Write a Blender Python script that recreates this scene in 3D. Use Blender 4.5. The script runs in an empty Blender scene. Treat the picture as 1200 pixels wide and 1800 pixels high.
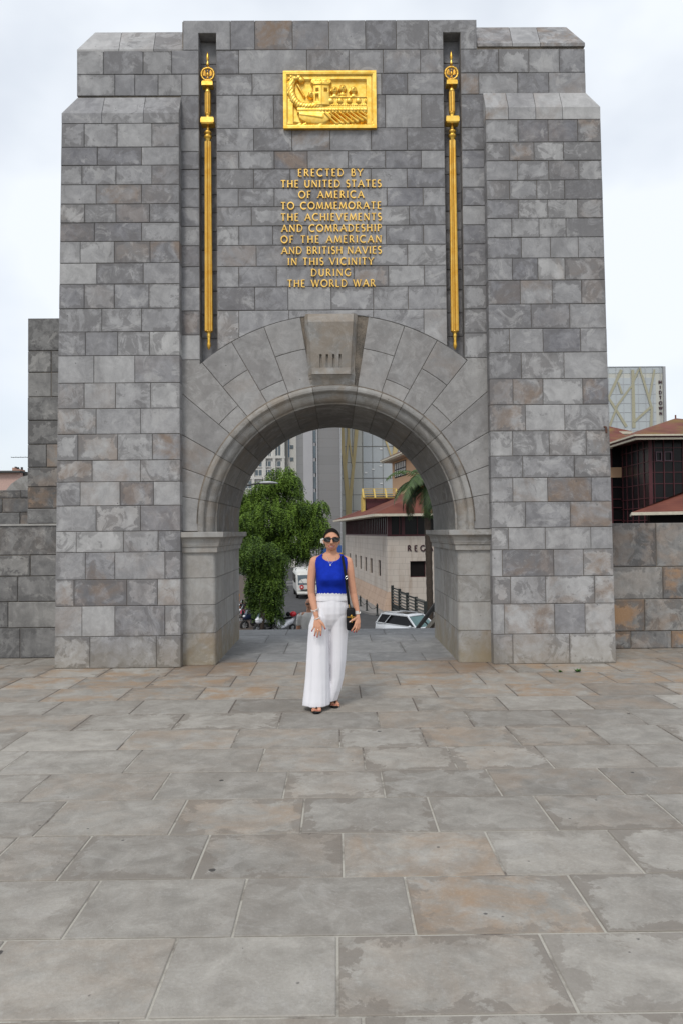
import bpy, math, random
from mathutils import Vector, Matrix
random.seed(7)
S = bpy.context.scene
COL = S.collection
PI = math.pi
R = math.radians
# ------------------------------------------------------------------ camera
FPX = 1300.0                      # focal length in photo pixels (photo is 1200 wide)
CAMZ = 1.6
YAW, PITCH, ROLL = R(0.42), R(1.53), R(-0.526)
_f = Vector((math.sin(YAW)*math.cos(PITCH), math.cos(YAW)*math.cos(PITCH), math.sin(PITCH)))
_r0 = Vector((math.cos(YAW), -math.sin(YAW), 0)); _u0 = _r0.cross(_f)
_r = _r0*math.cos(ROLL) + _u0*math.sin(ROLL)
_u = -_r0*math.sin(ROLL) + _u0*math.cos(ROLL)
cd = bpy.data.cameras.new('camera'); cam = bpy.data.objects.new('camera', cd); COL.objects.link(cam)
cd.sensor_fit = 'HORIZONTAL'; cd.sensor_width = 36; cd.lens = 36*FPX/1200
cd.clip_end = 5000; cd.clip_start = 0.05
m3 = Matrix((_r, _u, -_f)).transposed()
cam.matrix_world = Matrix.Translation((0, 0, CAMZ)) @ m3.to_4x4()
S.camera = cam
def at(px, py, Y):
    """point of the world seen at a photo pixel, standing at distance Y"""
    d = _f*FPX + _r*(px-600) + _u*(900-py)
    return Vector((d.x/d.y*Y, Y, CAMZ + d.z/d.y*Y))
def AX(px, py, Y): return at(px, py, Y).x
def AZ(px, py, Y): return at(px, py, Y).z
# ------------------------------------------------------------------ world and sun
SUN_EL, SUN_AZ = R(52), R(200)     # azimuth from +Y clockwise: behind the camera, to the left
W = bpy.data.worlds.new('World'); S.world = W; W.use_nodes = True
nt = W.node_tree; nt.nodes.clear()
def N(nt, t, **kw):
    n = nt.nodes.new(t)
    for k, v in kw.items():
        if k == 'ins':
            for a, b in v.items(): n.inputs[a].default_value = b
        else: setattr(n, k, v)
    return n
sky = N(nt, 'ShaderNodeTexSky'); sky.sky_type = 'NISHITA'; sky.sun_disc = False
sky.sun_elevation = SUN_EL; sky.sun_rotation = SUN_AZ; sky.air_density = 1.0; sky.dust_density = 2.0
tc = N(nt, 'ShaderNodeTexCoord')
mp = N(nt, 'ShaderNodeMapping'); mp.inputs['Scale'].default_value = (1, 1, 1.6)
nz = N(nt, 'ShaderNodeTexNoise', ins={'Scale': 1.9, 'Detail': 5.0, 'Roughness': 0.5})
cr = N(nt, 'ShaderNodeValToRGB')
cr.color_ramp.elements[0].position = 0.28; cr.color_ramp.elements[0].color = (0.42, 0.42, 0.42, 1)
cr.color_ramp.elements[1].position = 0.60; cr.color_ramp.elements[1].color = (0.97, 0.97, 0.97, 1)
bg1 = N(nt, 'ShaderNodeBackground'); bg1.inputs['Strength'].default_value = 0.13
bg2 = N(nt, 'ShaderNodeBackground'); bg2.inputs['Color'].default_value = (0.85, 0.895, 0.95, 1); bg2.inputs['Strength'].default_value = 1.02
mx = N(nt, 'ShaderNodeMixShader'); wo = N(nt, 'ShaderNodeOutputWorld')
L = nt.links.new
L(tc.outputs['Generated'], mp.inputs[0]); L(mp.outputs[0], nz.inputs['Vector']); L(nz.outputs[0], cr.inputs[0])
L(sky.outputs[0], bg1.inputs[0]); L(cr.outputs[0], mx.inputs[0]); L(bg1.outputs[0], mx.inputs[1]); L(bg2.outputs[0], mx.inputs[2]); L(mx.outputs[0], wo.inputs[0])
sl = bpy.data.lights.new('sun', 'SUN'); sl.energy = 1.5; sl.angle = R(15); sl.color = (1, 0.96, 0.9)
so = bpy.data.objects.new('sun', sl); COL.objects.link(so)
sd = Vector((math.sin(SUN_AZ)*math.cos(SUN_EL), math.cos(SUN_AZ)*math.cos(SUN_EL), math.sin(SUN_EL)))
so.rotation_euler = sd.to_track_quat('Z', 'Y').to_euler(); so.location = (-10, -10, 30)
S.view_settings.view_transform = 'Standard'; S.view_settings.look = 'None'; S.view_settings.exposure = 0.13; S.view_settings.gamma = 1
try:
    S.cycles.max_bounces = 6; S.cycles.diffuse_bounces = 3; S.cycles.glossy_bounces = 3; S.cycles.transmission_bounces = 3
    S.cycles.use_denoising = True
except Exception: pass

# ------------------------------------------------------------------ materials
class G:
    """small node-graph helper"""
    def __init__(s, name):
        s.m = bpy.data.materials.new(name); s.m.use_nodes = True; s.t = s.m.node_tree
        s.b = s.t.nodes['Principled BSDF']; s.tc = N(s.t, 'ShaderNodeTexCoord')
    def l(s, a, b): s.t.links.new(a, b)
    def put(s, sock, v):
        if v is None: return
        if hasattr(v, 'links'): s.l(v, sock)
        elif isinstance(v, (tuple, list)) and len(v) == 3 and sock.type == 'RGBA': sock.default_value = (*v, 1)
        else: sock.default_value = v
    def noise(s, vec, scale, detail=4, rough=.55, dist=0, w=None):
        n = N(s.t, 'ShaderNodeTexNoise'); n.inputs['Scale'].default_value = scale; n.inputs['Detail'].default_value = detail
        n.inputs['Roughness'].default_value = rough; n.inputs['Distortion'].default_value = dist
        s.put(n.inputs['Vector'], vec); return n.outputs[0]
    def ramp(s, v, a, b, lo=0., hi=1.):
        n = N(s.t, 'ShaderNodeMapRange'); s.put(n.inputs[0], v); s.put(n.inputs[1], a); s.put(n.inputs[2], b)
        s.put(n.inputs[3], lo); s.put(n.inputs[4], hi); return n.outputs[0]
    def math(s, op, a, b=0.0, c=0.0):
        n = N(s.t, 'ShaderNodeMath'); n.operation = op; s.put(n.inputs[0], a); s.put(n.inputs[1], b); s.put(n.inputs[2], c); return n.outputs[0]
    def vmath(s, op, a, b):
        n = N(s.t, 'ShaderNodeVectorMath'); n.operation = op; s.put(n.inputs[0], a); s.put(n.inputs[1], b); return n.outputs[0]
    def mix(s, f, a, b, mode='MIX'):
        n = N(s.t, 'ShaderNodeMix'); n.data_type = 'RGBA'; n.blend_type = mode
        s.put(n.inputs[0], f); s.put(n.inputs[6], a); s.put(n.inputs[7], b); return n.outputs[2]
    def attr(s, name):
        n = N(s.t, 'ShaderNodeAttribute'); n.attribute_name = name; return n.outputs
    def sep(s, v):
        n = N(s.t, 'ShaderNodeSeparateXYZ'); s.put(n.inputs[0], v); return n.outputs
    def bump(s, h, strength=.3, dist=.01):
        n = N(s.t, 'ShaderNodeBump'); n.inputs['Strength'].default_value = strength; n.inputs['Distance'].default_value = dist
        s.put(n.inputs['Height'], h); s.l(n.outputs[0], s.b.inputs['Normal'])
    def out(s, col=None, rough=None, metal=None, spec=None):
        s.put(s.b.inputs['Base Color'], col); s.put(s.b.inputs['Roughness'], rough)
        s.put(s.b.inputs['Metallic'], metal); s.put(s.b.inputs['Specular IOR Level'], spec); return s.m

def plain(name, col, rough=.6, metal=0., var=.12, scale=8, bump=0., spec=.4):
    g = G(name); o = g.tc.outputs['Object']
    n = g.noise(o, scale, 4)
    a = tuple(c*(1-var) for c in col); b = tuple(min(1, c*(1+var)) for c in col)
    c = g.mix(g.ramp(n, .3, .7), a, b)
    if bump: g.bump(g.noise(o, scale*4, 3), bump, .01)
    return g.out(c, rough, metal, spec)

def ashlar(name, colA, colB, dark=(.10, .10, .105), brown=(.22, .15, .10), edge=0.5, light=(.36, .36, .35), stain=1.0, speck=1.0, bumps=.35, mott=1.0, spots=0.0, damp=0.0, low=0.0):
    g = G(name); o = g.tc.outputs['Object']
    st = g.sep(g.attr('st')[1])                    # tone, warmth, seed of each stone
    off = N(g.t, 'ShaderNodeCombineXYZ'); sd = g.math('MULTIPLY', st[2], 61.0)
    g.l(sd, off.inputs[0]); g.l(g.math('MULTIPLY', st[2], 37.0), off.inputs[1]); g.l(g.math('MULTIPLY', st[2], 83.0), off.inputs[2])
    v = g.vmath('ADD', o, off.outputs[0])
    big = g.noise(v, 2.2, 5, .6, .8)
    mid = g.noise(v, 6.5, 6, .65, .6)
    fin = g.noise(v, 70, 5, .7)
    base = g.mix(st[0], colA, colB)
    wob = g.math('SUBTRACT', big, .5)
    # tone drift inside a stone
    base = g.mix(g.ramp(mid, .34, .66, 0, 1), g.mix(.70, (0, 0, 0), base), g.mix(.30*mott, base, light))
    # dark weathering patches with a crisp outline, amount differs per stone
    thr = g.ramp(g.math('FRACT', g.math('MULTIPLY', st[2], 7.31)), 0, 1, .50, .80)
    p = g.math('MULTIPLY', g.ramp(g.math('ADD', g.math('MULTIPLY', big, .6), g.math('MULTIPLY', mid, .4)), thr, .84, 0, 1), .8*stain)
    base = g.mix(p, base, dark)
    p2 = g.ramp(g.math('SUBTRACT', g.noise(v, 4.1, 6, .7, 1.2), thr), -.07, .0, 0, .55*stain)
    base = g.mix(p2, base, dark)
    # pale bloom
    q = g.ramp(g.noise(v, 3.3, 6, .7, 1.0), .56, .63, 0, .48*mott)
    base = g.mix(q, base, light)
    # brown iron staining
    bn = g.math('MULTIPLY', g.ramp(g.noise(v, 2.8, 5, .65, .5), .42, .62), st[1])
    base = g.mix(bn, base, brown)
    # runs and damp patches that cross the joints
    mpv = N(g.t, 'ShaderNodeMapping'); mpv.inputs['Scale'].default_value = (1.5, 1.5, .35); g.l(o, mpv.inputs[0])
    base = g.mix(g.ramp(g.noise(mpv.outputs[0], 1.3, 6, .68, .4), .48, .64, 0, .33), base, dark)
    # thin pale veins
    w = g.math('ABSOLUTE', g.math('SUBTRACT', g.noise(v, 2.7, 5, .62, 1.8), .5))
    vein = g.math('MULTIPLY', g.ramp(w, 0, .006, 1, 0), g.ramp(g.noise(v, 5, 2), .52, .64, 0, .5))
    base = g.mix(vein, base, (.42, .41, .38))
    # speckles and pits
    base = g.mix(g.ramp(fin, .30, .72, .16*speck, 0), base, dark)
    base = g.mix(g.ramp(fin, .56, .8, 0, .22*speck), base, light)
    vo = N(g.t, 'ShaderNodeTexVoronoi'); vo.inputs['Scale'].default_value = 9; g.l(v, vo.inputs['Vector'])
    pit = g.math('MULTIPLY', g.ramp(vo.outputs['Distance'], .05, .09, 1, 0), g.ramp(mid, .55, .6, 0, .75))
    base = g.mix(pit, base, (.05, .05, .05))
    # grime that follows the joints
    uv = g.sep(g.tc.outputs['UV']); sz = g.sep(g.attr('sz')[1])
    d = g.math('MINIMUM', g.math('MINIMUM', uv[0], g.math('SUBTRACT', sz[0], uv[0])), g.math('MINIMUM', uv[1], g.math('SUBTRACT', sz[1], uv[1])))
    e = g.noise(o, 5.5, 6, .7, .4)
    ed = g.ramp(g.math('SUBTRACT', g.math('MULTIPLY', g.ramp(e, .44, .66), edge*.12), d), -.008, .012, 0, 1)
    sel = g.ramp(g.math('FRACT', g.math('MULTIPLY', st[2], 13.7)), .2, .8, .12, .62)
    base = g.mix(g.math('MULTIPLY', ed, sel), base, dark)
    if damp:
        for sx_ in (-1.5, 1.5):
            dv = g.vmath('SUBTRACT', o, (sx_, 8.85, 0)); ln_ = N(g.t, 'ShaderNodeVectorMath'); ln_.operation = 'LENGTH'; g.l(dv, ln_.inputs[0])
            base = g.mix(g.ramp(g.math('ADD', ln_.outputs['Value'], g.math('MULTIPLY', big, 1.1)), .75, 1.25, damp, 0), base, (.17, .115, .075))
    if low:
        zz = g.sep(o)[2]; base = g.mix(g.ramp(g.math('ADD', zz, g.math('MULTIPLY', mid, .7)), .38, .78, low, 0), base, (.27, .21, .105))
    if spots:
        vs2 = N(g.t, 'ShaderNodeTexVoronoi'); vs2.inputs['Scale'].default_value = 2.6; g.l(o, vs2.inputs['Vector'])
        base = g.mix(g.math('MULTIPLY', g.ramp(g.math('ADD', vs2.outputs['Distance'], g.math('MULTIPLY', fin, .03)), .055, .062, 1, 0), g.ramp(g.noise(o, 1.1, 2), .48, .5, 0, spots)), base, (.045, .042, .04))
    h = g.math('ADD', g.math('MULTIPLY', mid, .5), g.math('MULTIPLY', fin, .35))
    g.bump(g.math('SUBTRACT', h, g.math('MULTIPLY', pit, .6)), bumps, .012)
    return g.out(base, g.ramp(mid, .3, .7, .62, .85), 0., .35)

M = {}
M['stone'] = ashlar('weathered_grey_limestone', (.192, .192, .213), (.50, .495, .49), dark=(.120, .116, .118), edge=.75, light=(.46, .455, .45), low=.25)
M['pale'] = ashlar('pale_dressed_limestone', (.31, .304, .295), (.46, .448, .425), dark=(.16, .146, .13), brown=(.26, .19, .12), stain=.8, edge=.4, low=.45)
M['ring'] = ashlar('smooth_voussoir_limestone', (.25, .245, .245), (.43, .422, .41), dark=(.17, .16, .155), edge=.35, light=(.43, .42, .41), stain=.7, mott=.6)
M['wall'] = ashlar('rough_parapet_limestone', (.165, .165, .168), (.31, .303, .29), dark=(.070, .068, .068), light=(.40, .39, .37), brown=(.36, .22, .12), edge=1.0)
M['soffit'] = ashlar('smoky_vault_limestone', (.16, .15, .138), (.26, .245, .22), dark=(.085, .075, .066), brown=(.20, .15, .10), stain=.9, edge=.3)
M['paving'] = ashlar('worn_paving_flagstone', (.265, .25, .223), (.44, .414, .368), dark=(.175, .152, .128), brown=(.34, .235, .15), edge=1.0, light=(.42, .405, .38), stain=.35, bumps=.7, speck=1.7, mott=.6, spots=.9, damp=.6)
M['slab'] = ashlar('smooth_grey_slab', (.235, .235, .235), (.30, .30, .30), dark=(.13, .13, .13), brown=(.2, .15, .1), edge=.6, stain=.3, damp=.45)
def mortar(name, a, b, lo=.42, far=False):
    g = G(name); o = g.tc.outputs['Object']
    if far: lo = g.ramp(g.sep(o)[1], 4.5, 7.5, .34, .62)
    c = g.mix(g.ramp(g.noise(o, 2.2, 6, .7), lo, (g.math('ADD', lo, .16) if far else lo+.16)), a, b)
    c = g.mix(g.ramp(g.noise(o, 90, 3), .35, .7, 0, .35), c, (.3, .28, .25))
    g.bump(g.noise(o, 120, 3), .5, .004)
    return g.out(c, .95, 0., .2)
M['mortar'] = mortar('wall_mortar', (.065, .056, .048), (.19, .155, .12))
M['pmortar'] = mortar('paving_mortar', (.12, .10, .085), (.42, .40, .35), .34, True)
g = G('gilded_bronze'); o = g.tc.outputs['Object']
c = g.mix(g.ramp(g.noise(o, 14, 5), .35, .7), (.82, .47, .06), (.97, .68, .17))
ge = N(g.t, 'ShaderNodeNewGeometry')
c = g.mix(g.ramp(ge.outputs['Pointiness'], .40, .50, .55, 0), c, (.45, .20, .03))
g.bump(g.noise(o, 40, 4), .15, .004)
M['gold'] = g.out(c, .36, .78, .5)
M['dullgold'] = plain('aged_gilding', (.86, .54, .14), .42, .7, .2, 20)
M['skin'] = plain('tanned_skin', (.56, .285, .18), .55, 0, .07, 14, .1, .25)
M['hair'] = plain('dark_brown_hair', (.008, .006, .005), .6, 0, .3, 60, 0, .12)
M['blue'] = plain('royal_blue_ribbed_knit', (.008, .03, .36), .85, 0, .10, 30, .2, .1)
g = G('white_gauze_cotton'); o = g.tc.outputs['Object']
wv = N(g.t, 'ShaderNodeTexWave'); wv.wave_type = 'BANDS'; wv.bands_direction = 'X'
for k, vv in (('Scale', 5.), ('Distortion', 5.), ('Detail', 3.), ('Detail Scale', 1.2)): wv.inputs[k].default_value = vv
mpg = N(g.t, 'ShaderNodeMapping'); mpg.inputs['Scale'].default_value = (1, 1, .12); g.l(o, mpg.inputs[0]); g.l(mpg.outputs[0], wv.inputs['Vector'])
g.bump(g.math('ADD', wv.outputs[1], g.math('MULTIPLY', g.noise(o, 9, 4), .8)), .22, .02)
M['white'] = g.out((.78, .77, .80), .85, 0, .2)
M['black'] = plain('black_leather', (.008, .008, .009), .5, 0, .1, 8, 0, .15)
M['lens'] = plain('black_glass_lens', (.006, .006, .007), .08, 0, .1, 8, 0, .7)
M['red'] = plain('dark_red_nail_polish', (.32, .01, .03), .25)
M['lip'] = plain('rose_lips', (.42, .12, .11), .4)
M['teeth'] = plain('white_teeth', (.75, .72, .66), .3)
M['silver'] = plain('silver_metal', (.8, .79, .76), .25, .9)
M['cream'] = plain('white_cloth', (.68, .66, .62), .8)
M['khaki'] = plain('khaki_cloth', (.30, .25, .18), .85)
M['pink'] = plain('pink_cloth', (.62, .10, .16), .8)
M['yellow'] = plain('amber_yellow_cloth', (.65, .30, .03), .8)
M['navy'] = plain('navy_cloth', (.03, .05, .16), .8)
M['asphalt'] = plain('old_asphalt', (.060, .060, .062), .9, 0, .2, 1.5, .3)
M['walk'] = plain('brownish_pavers', (.085, .065, .052), .9, 0, .2, 3, .3)
M['kerb'] = plain('grey_kerb_concrete', (.22, .21, .2), .85, 0, .12, 4)
M['paint'] = plain('worn_road_paint', (.55, .55, .52), .8)
M['land'] = plain('distant_ground', (.14, .14, .11), .95)
M['leaf'] = None
g = G('pepper_tree_foliage'); a = g.attr('st')[1]; s_ = g.sep(a)
c = g.mix(s_[0], (.012, .032, .005), (.17, .28, .032))
M['leaf'] = g.out(c, .6, 0, .25)
g = G('palm_foliage'); a = g.attr('st')[1]; s_ = g.sep(a)
M['palm'] = g.out(g.mix(s_[0], (.014, .03, .012), (.10, .165, .05)), .5, 0, .35)
M['bark'] = plain('dark_bark', (.05, .037, .028), .9, 0, .3, 12, .5)
M['pinkstone'] = plain('pink_stone_cladding', (.46, .36, .29), .85, 0, .12, 1.2)
def clad(name, col, stone_w, stone_h, stain):
    g = G(name); o = g.tc.outputs['Object']; x = g.sep(o)
    cb = N(g.t, 'ShaderNodeCombineXYZ'); g.l(g.math('ADD', x[0], x[1]), cb.inputs[0]); g.l(x[2], cb.inputs[1])
    br = N(g.t, 'ShaderNodeTexBrick'); g.l(cb.outputs[0], br.inputs['Vector'])
    br.inputs['Color1'].default_value = (*col, 1); br.inputs['Color2'].default_value = (*[k*.93 for k in col], 1)
    br.inputs['Mortar'].default_value = (*[k*.80 for k in col], 1)
    br.inputs['Scale'].default_value = 1; br.inputs['Mortar Size'].default_value = .02; br.inputs['Brick Width'].default_value = stone_w; br.inputs['Row Height'].default_value = stone_h
    mpn = N(g.t, 'ShaderNodeMapping'); mpn.inputs['Scale'].default_value = (1.2, 1.2, .18); g.l(o, mpn.inputs[0])
    st = g.ramp(g.noise(mpn.outputs[0], 1.6, 5, .7), .48, .68, 0, stain)
    c = g.mix(st, br.outputs[0], (.22, .13, .07))
    return g.out(c, .85, 0, .3)
M['regal'] = clad('beige_stone_cladding', (.56, .50, .44), .9, .45, .40)
M['pinkclad'] = clad('pink_sandstone_cladding', (.46, .34, .26), 1.1, .5, .3)
M['conc'] = clad('grey_panel_cladding', (.225, .225, .225), 9, 1.15, .05)
M['whitewall'] = plain('white_render', (.62, .61, .58), .8, 0, .04, .3)
M['greylight'] = plain('pale_grey_render', (.36, .36, .37), .8, 0, .06, .3)
M['peach'] = plain('peach_render', (.52, .33, .20), .85, 0, .06, .5)
M['maroon'] = plain('maroon_steel', (.075, .018, .022), .5)
M['darkglass'] = plain('dark_tinted_glass', (.010, .010, .011), .25, 0, .3, .5, 0, .2)
M['winglass'] = plain('window_glass', (.09, .12, .14), .1, 0, .2, .5, 0, .6)
M['paleglass'] = plain('pale_curtain_wall_glass', (.42, .45, .46), .3, 0, .08, .2, 0, .6)
M['creampanel'] = plain('cream_facade_panel', (.50, .50, .455), .6, 0, .05, .3)
M['goldpaint'] = plain('pale_gold_cladding', (.50, .40, .20), .5, 0, .08, .4)
M['yframe'] = plain('yellow_painted_timber', (.52, .38, .10), .6)
g = G('red_roof_tiles'); o = g.tc.outputs['Object']
c = g.mix(g.ramp(g.noise(o, .6, 5), .35, .65), (.11, .030, .020), (.19, .062, .038))
br = N(g.t, 'ShaderNodeTexWave'); br.inputs['Scale'].default_value = 3.2; br.bands_direction = 'Z'; g.l(o, br.inputs['Vector'])
c = g.mix(g.math('MULTIPLY', br.outputs[1], .35), c, (.07, .02, .015))
c2 = g.mix(g.ramp(g.noise(o, .35, 5, .6), .5, .62, 0, 0), c, (.3, .24, .03))
M['roof'] = g.out(c2, .85, 0, .3)
g = G('lichened_red_roof_tiles'); o = g.tc.outputs['Object']
c = g.mix(g.ramp(g.noise(o, .6, 5), .35, .65), (.12, .036, .028), (.19, .068, .045))
c = g.mix(g.ramp(g.noise(o, .45, 5, .6), .46, .66, 0, .65), c, (.20, .15, .03))
M['lroof'] = g.out(c, .85, 0, .3)
M['fascia'] = plain('pale_fascia', (.55, .50, .40), .7)
M['void'] = plain('dark_opening', (.012, .010, .010), .7, 0, .1, 1, 0, .1)
M['steel'] = plain('dark_grey_steel', (.05, .05, .05), .5, .2)
M['galv'] = plain('galvanised_steel', (.42, .43, .44), .5, .4)
M['fence'] = plain('black_green_fence_paint', (.020, .024, .022), .6)
M['slat'] = plain('grey_louvre', (.16, .155, .14), .6)
M['carpaint'] = plain('silver_white_car_paint', (.62, .64, .66), .25, .15, .03, 2, 0, .6)
M['buspaint'] = plain('white_bus_paint', (.60, .60, .57), .35, 0, .04, 2, 0, .5)
M['tyre'] = plain('tyre_rubber', (.02, .02, .02), .85)
M['chrome'] = plain('chrome', (.7, .7, .7), .15, 1)
M['redpaint'] = plain('red_plastic', (.5, .02, .03), .35)
M['whitepaint'] = plain('white_plastic', (.62, .63, .66), .35)
M['lamp'] = plain('headlamp_glass', (.7, .72, .75), .1, 0, .05, 3, 0, .8)
M['letter'] = plain('dark_sign_lettering', (.05, .02, .025), .5)
M['weed'] = plain('weed_green', (.05, .13, .02), .7)

# ------------------------------------------------------------------ mesh helpers
class MB:
    def __init__(s): s.v = []; s.f = []; s.mi = []; s.st = []; s.uv = []; s.sz = []; s.cur = (0.5, 0, 0.5); s.m = 0; s.smooth = []; s.sm = False
    def add(s, vs, fs, uvs=None, sz=(9, 9)):
        b = len(s.v); s.v += [tuple(p) for p in vs]
        for k, f in enumerate(fs):
            s.f.append([b+i for i in f]); s.mi.append(s.m); s.st.append(s.cur); s.sz.append(sz); s.smooth.append(s.sm)
            s.uv.append(uvs[k] if uvs and uvs[k] else [(sz[0]/2, sz[1]/2)]*len(f))
    def box(s, x0, x1, y0, y1, z0, z1, rot=None):
        vs = [Vector(p) for p in ((x0,y0,z0),(x1,y0,z0),(x1,y1,z0),(x0,y1,z0),(x0,y0,z1),(x1,y0,z1),(x1,y1,z1),(x0,y1,z1))]
        if rot: vs = [rot @ p for p in vs]
        s.add(vs, [(0,3,2,1),(4,5,6,7),(0,1,5,4),(1,2,6,5),(2,3,7,6),(3,0,4,7)])
    def bar(s, a, b, w, h=None, up=(0,0,1)):
        a = Vector(a); b = Vector(b); d = (b-a)
        if d.length < 1e-6: return
        d.normalize(); u = Vector(up)
        if abs(d.dot(u)) > .98: u = Vector((0,1,0))
        x = d.cross(u).normalized(); z = x.cross(d); h = w if h is None else h
        x *= w/2; z *= h/2
        vs = [a-x-z, a+x-z, a+x+z, a-x+z, b-x-z, b+x-z, b+x+z, b-x+z]
        s.add(vs, [(0,1,2,3),(7,6,5,4),(0,4,5,1),(1,5,6,2),(2,6,7,3),(3,7,4,0)])
    def tube(s, pts, r, n=8, cap=True):
        pts = [Vector(p) for p in pts]; rs = r if isinstance(r, (list, tuple)) else [r]*len(pts)
        rings = []; px = None
        for i, p in enumerate(pts):
            d = (pts[min(i+1, len(pts)-1)] - pts[max(i-1, 0)])
            d = d.normalized() if d.length > 1e-9 else Vector((0,0,1))
            if px is None:
                u = Vector((0,0,1)) if abs(d.z) < .9 else Vector((1,0,0)); px = d.cross(u).normalized()
            else:
                px = (px - d*px.dot(d)); px = px.normalized() if px.length > 1e-6 else d.orthogonal().normalized()
            py = d.cross(px)
            rings.append([p + (px*math.cos(2*PI*k/n) + py*math.sin(2*PI*k/n))*rs[i] for k in range(n)])
        s.loft(rings, cap)
    def loft(s, rings, cap=True, closed=True):
        n = len(rings[0]); vs = [p for r in rings for p in r]; fs = []
        for i in range(len(rings)-1):
            for k in range(n if closed else n-1):
                fs.append((i*n+k, i*n+(k+1) % n, (i+1)*n+(k+1) % n, (i+1)*n+k))
        if cap: fs.append(tuple(range(n-1, -1, -1))); fs.append(tuple((len(rings)-1)*n+k for k in range(n)))
        s.add(vs, fs)
    def lathe(s, cx, cy, prof, n=14, axis='z'):
        rings = []
        for r, z in prof:
            rings.append([Vector((cx+r*math.cos(2*PI*k/n), cy+r*math.sin(2*PI*k/n), z)) for k in range(n)])
        s.loft(rings)
    def ell(s, c, r, n=14, m=9, rot=None):
        rings = []; c = Vector(c); r = Vector(r) if not isinstance(r, (int, float)) else Vector((r, r, r))
        for i in range(m+1):
            t = PI*(i/m)*.998 + .001
            ring = []
            for k in range(n):
                p = Vector((r.x*math.sin(t)*math.cos(2*PI*k/n), r.y*math.sin(t)*math.sin(2*PI*k/n), r.z*math.cos(t)))
                ring.append(c + (rot @ p if rot else p))
            rings.append(ring)
        s.loft(rings)
    def build(s, name, mats, parent=None, smooth=None):
        me = bpy.data.meshes.new(name); me.from_pydata(s.v, [], s.f)
        for m in (mats if isinstance(mats, (list, tuple)) else [mats]): me.materials.append(m)
        me.polygons.foreach_set('material_index', s.mi)
        me.polygons.foreach_set('use_smooth', [bool(a) if smooth is None else smooth for a in s.smooth])
        me.uv_layers.new(name='UVMap'); me.attributes.new('st', 'FLOAT_COLOR', 'CORNER'); me.attributes.new('sz', 'FLOAT_VECTOR', 'CORNER')
        uvl = me.uv_layers['UVMap']; A = me.attributes['st']; B = me.attributes['sz']
        uu = []; aa = []; bb = []
        for i, f in enumerate(s.f):
            for k in range(len(f)):
                uu += s.uv[i][k]; aa += [*s.st[i], 1.0]; bb += [s.sz[i][0], s.sz[i][1], 0]
        uvl.data.foreach_set('uv', uu); A.data.foreach_set('color', aa); B.data.foreach_set('vector', bb)
        me.update()
        o = bpy.data.objects.new(name, me); COL.objects.link(o)
        if parent: o.parent = parent
        return o
def tag(o, label=None, cat=None, group=None, kind=None):
    if label: o['label'] = label
    if cat: o['category'] = cat
    if group: o['group'] = group
    if kind: o['kind'] = kind
    return o
def thing(name, label, cat, loc=(0, 0, 0), rz=0, group=None):
    o = bpy.data.objects.new(name, None); COL.objects.link(o); o.location = loc; o.rotation_euler = (0, 0, rz); o.empty_display_size = .2
    return tag(o, label, cat, group)
def copy_tree(o, parent=None):
    c = o.copy(); COL.objects.link(c); c.parent = parent
    for ch in list(o.children): copy_tree(ch, c)
    return c
def inset(poly, d):
    n = len(poly); out = []
    area = sum(poly[i][0]*poly[(i+1) % n][1]-poly[(i+1) % n][0]*poly[i][1] for i in range(n))
    sg = 1 if area > 0 else -1
    for i in range(n):
        p0 = Vector(poly[i-1]); p1 = Vector(poly[i]); p2 = Vector(poly[(i+1) % n])
        a = (p1-p0).normalized(); b = (p2-p1).normalized()
        n1 = Vector((-a.y, a.x))*sg; n2 = Vector((-b.y, b.x))*sg
        k = 1+n1.dot(n2)
        v = (n1+n2)/max(k, .35)
        out.append((p1.x+v.x*d, p1.y+v.y*d))
    return out
def stone(mb, poly, mapf, depth=.12, gap=.0028, bev=.005, tone=None, warm=None, wob=.0025, rect=None):
    """one dressed stone: in-plane outline, pushed back by depth; mapf(a, b, out)"""
    t = random.random() if tone is None else tone
    w = (random.random()**5 if warm is None else warm)
    mb.cur = (t, w, random.random()); mb.m = 0
    j = random.uniform(-wob, wob)
    p1 = inset(poly, gap); p2 = inset(poly, gap+bev); n = len(poly)
    vs = [mapf(a, b, -depth) for a, b in p1] + [mapf(a, b, j-bev*.8) for a, b in p1] + [mapf(a, b, j) for a, b in p2]
    fs = []; uvs = []
    xs = [p[0] for p in poly]; zs = [p[1] for p in poly]; x0, z0 = min(xs), min(zs); sz = (max(xs)-x0, max(zs)-z0)
    big = (n != 4)
    def U(idx): return None if big else [(poly[i][0]-x0, poly[i][1]-z0) for i in idx]
    for k in range(n):
        k2 = (k+1) % n
        fs.append((k, k2, n+k2, n+k)); uvs.append(U((k, k2, k2, k)))
        fs.append((n+k, n+k2, 2*n+k2, 2*n+k)); uvs.append(U((k, k2, k2, k)))
    fs.append(tuple(range(2*n, 3*n))); uvs.append(U(range(n)))
    if big: mb.add(vs, fs, None, (9, 9))
    else: mb.add(vs, fs, uvs, sz)
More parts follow.
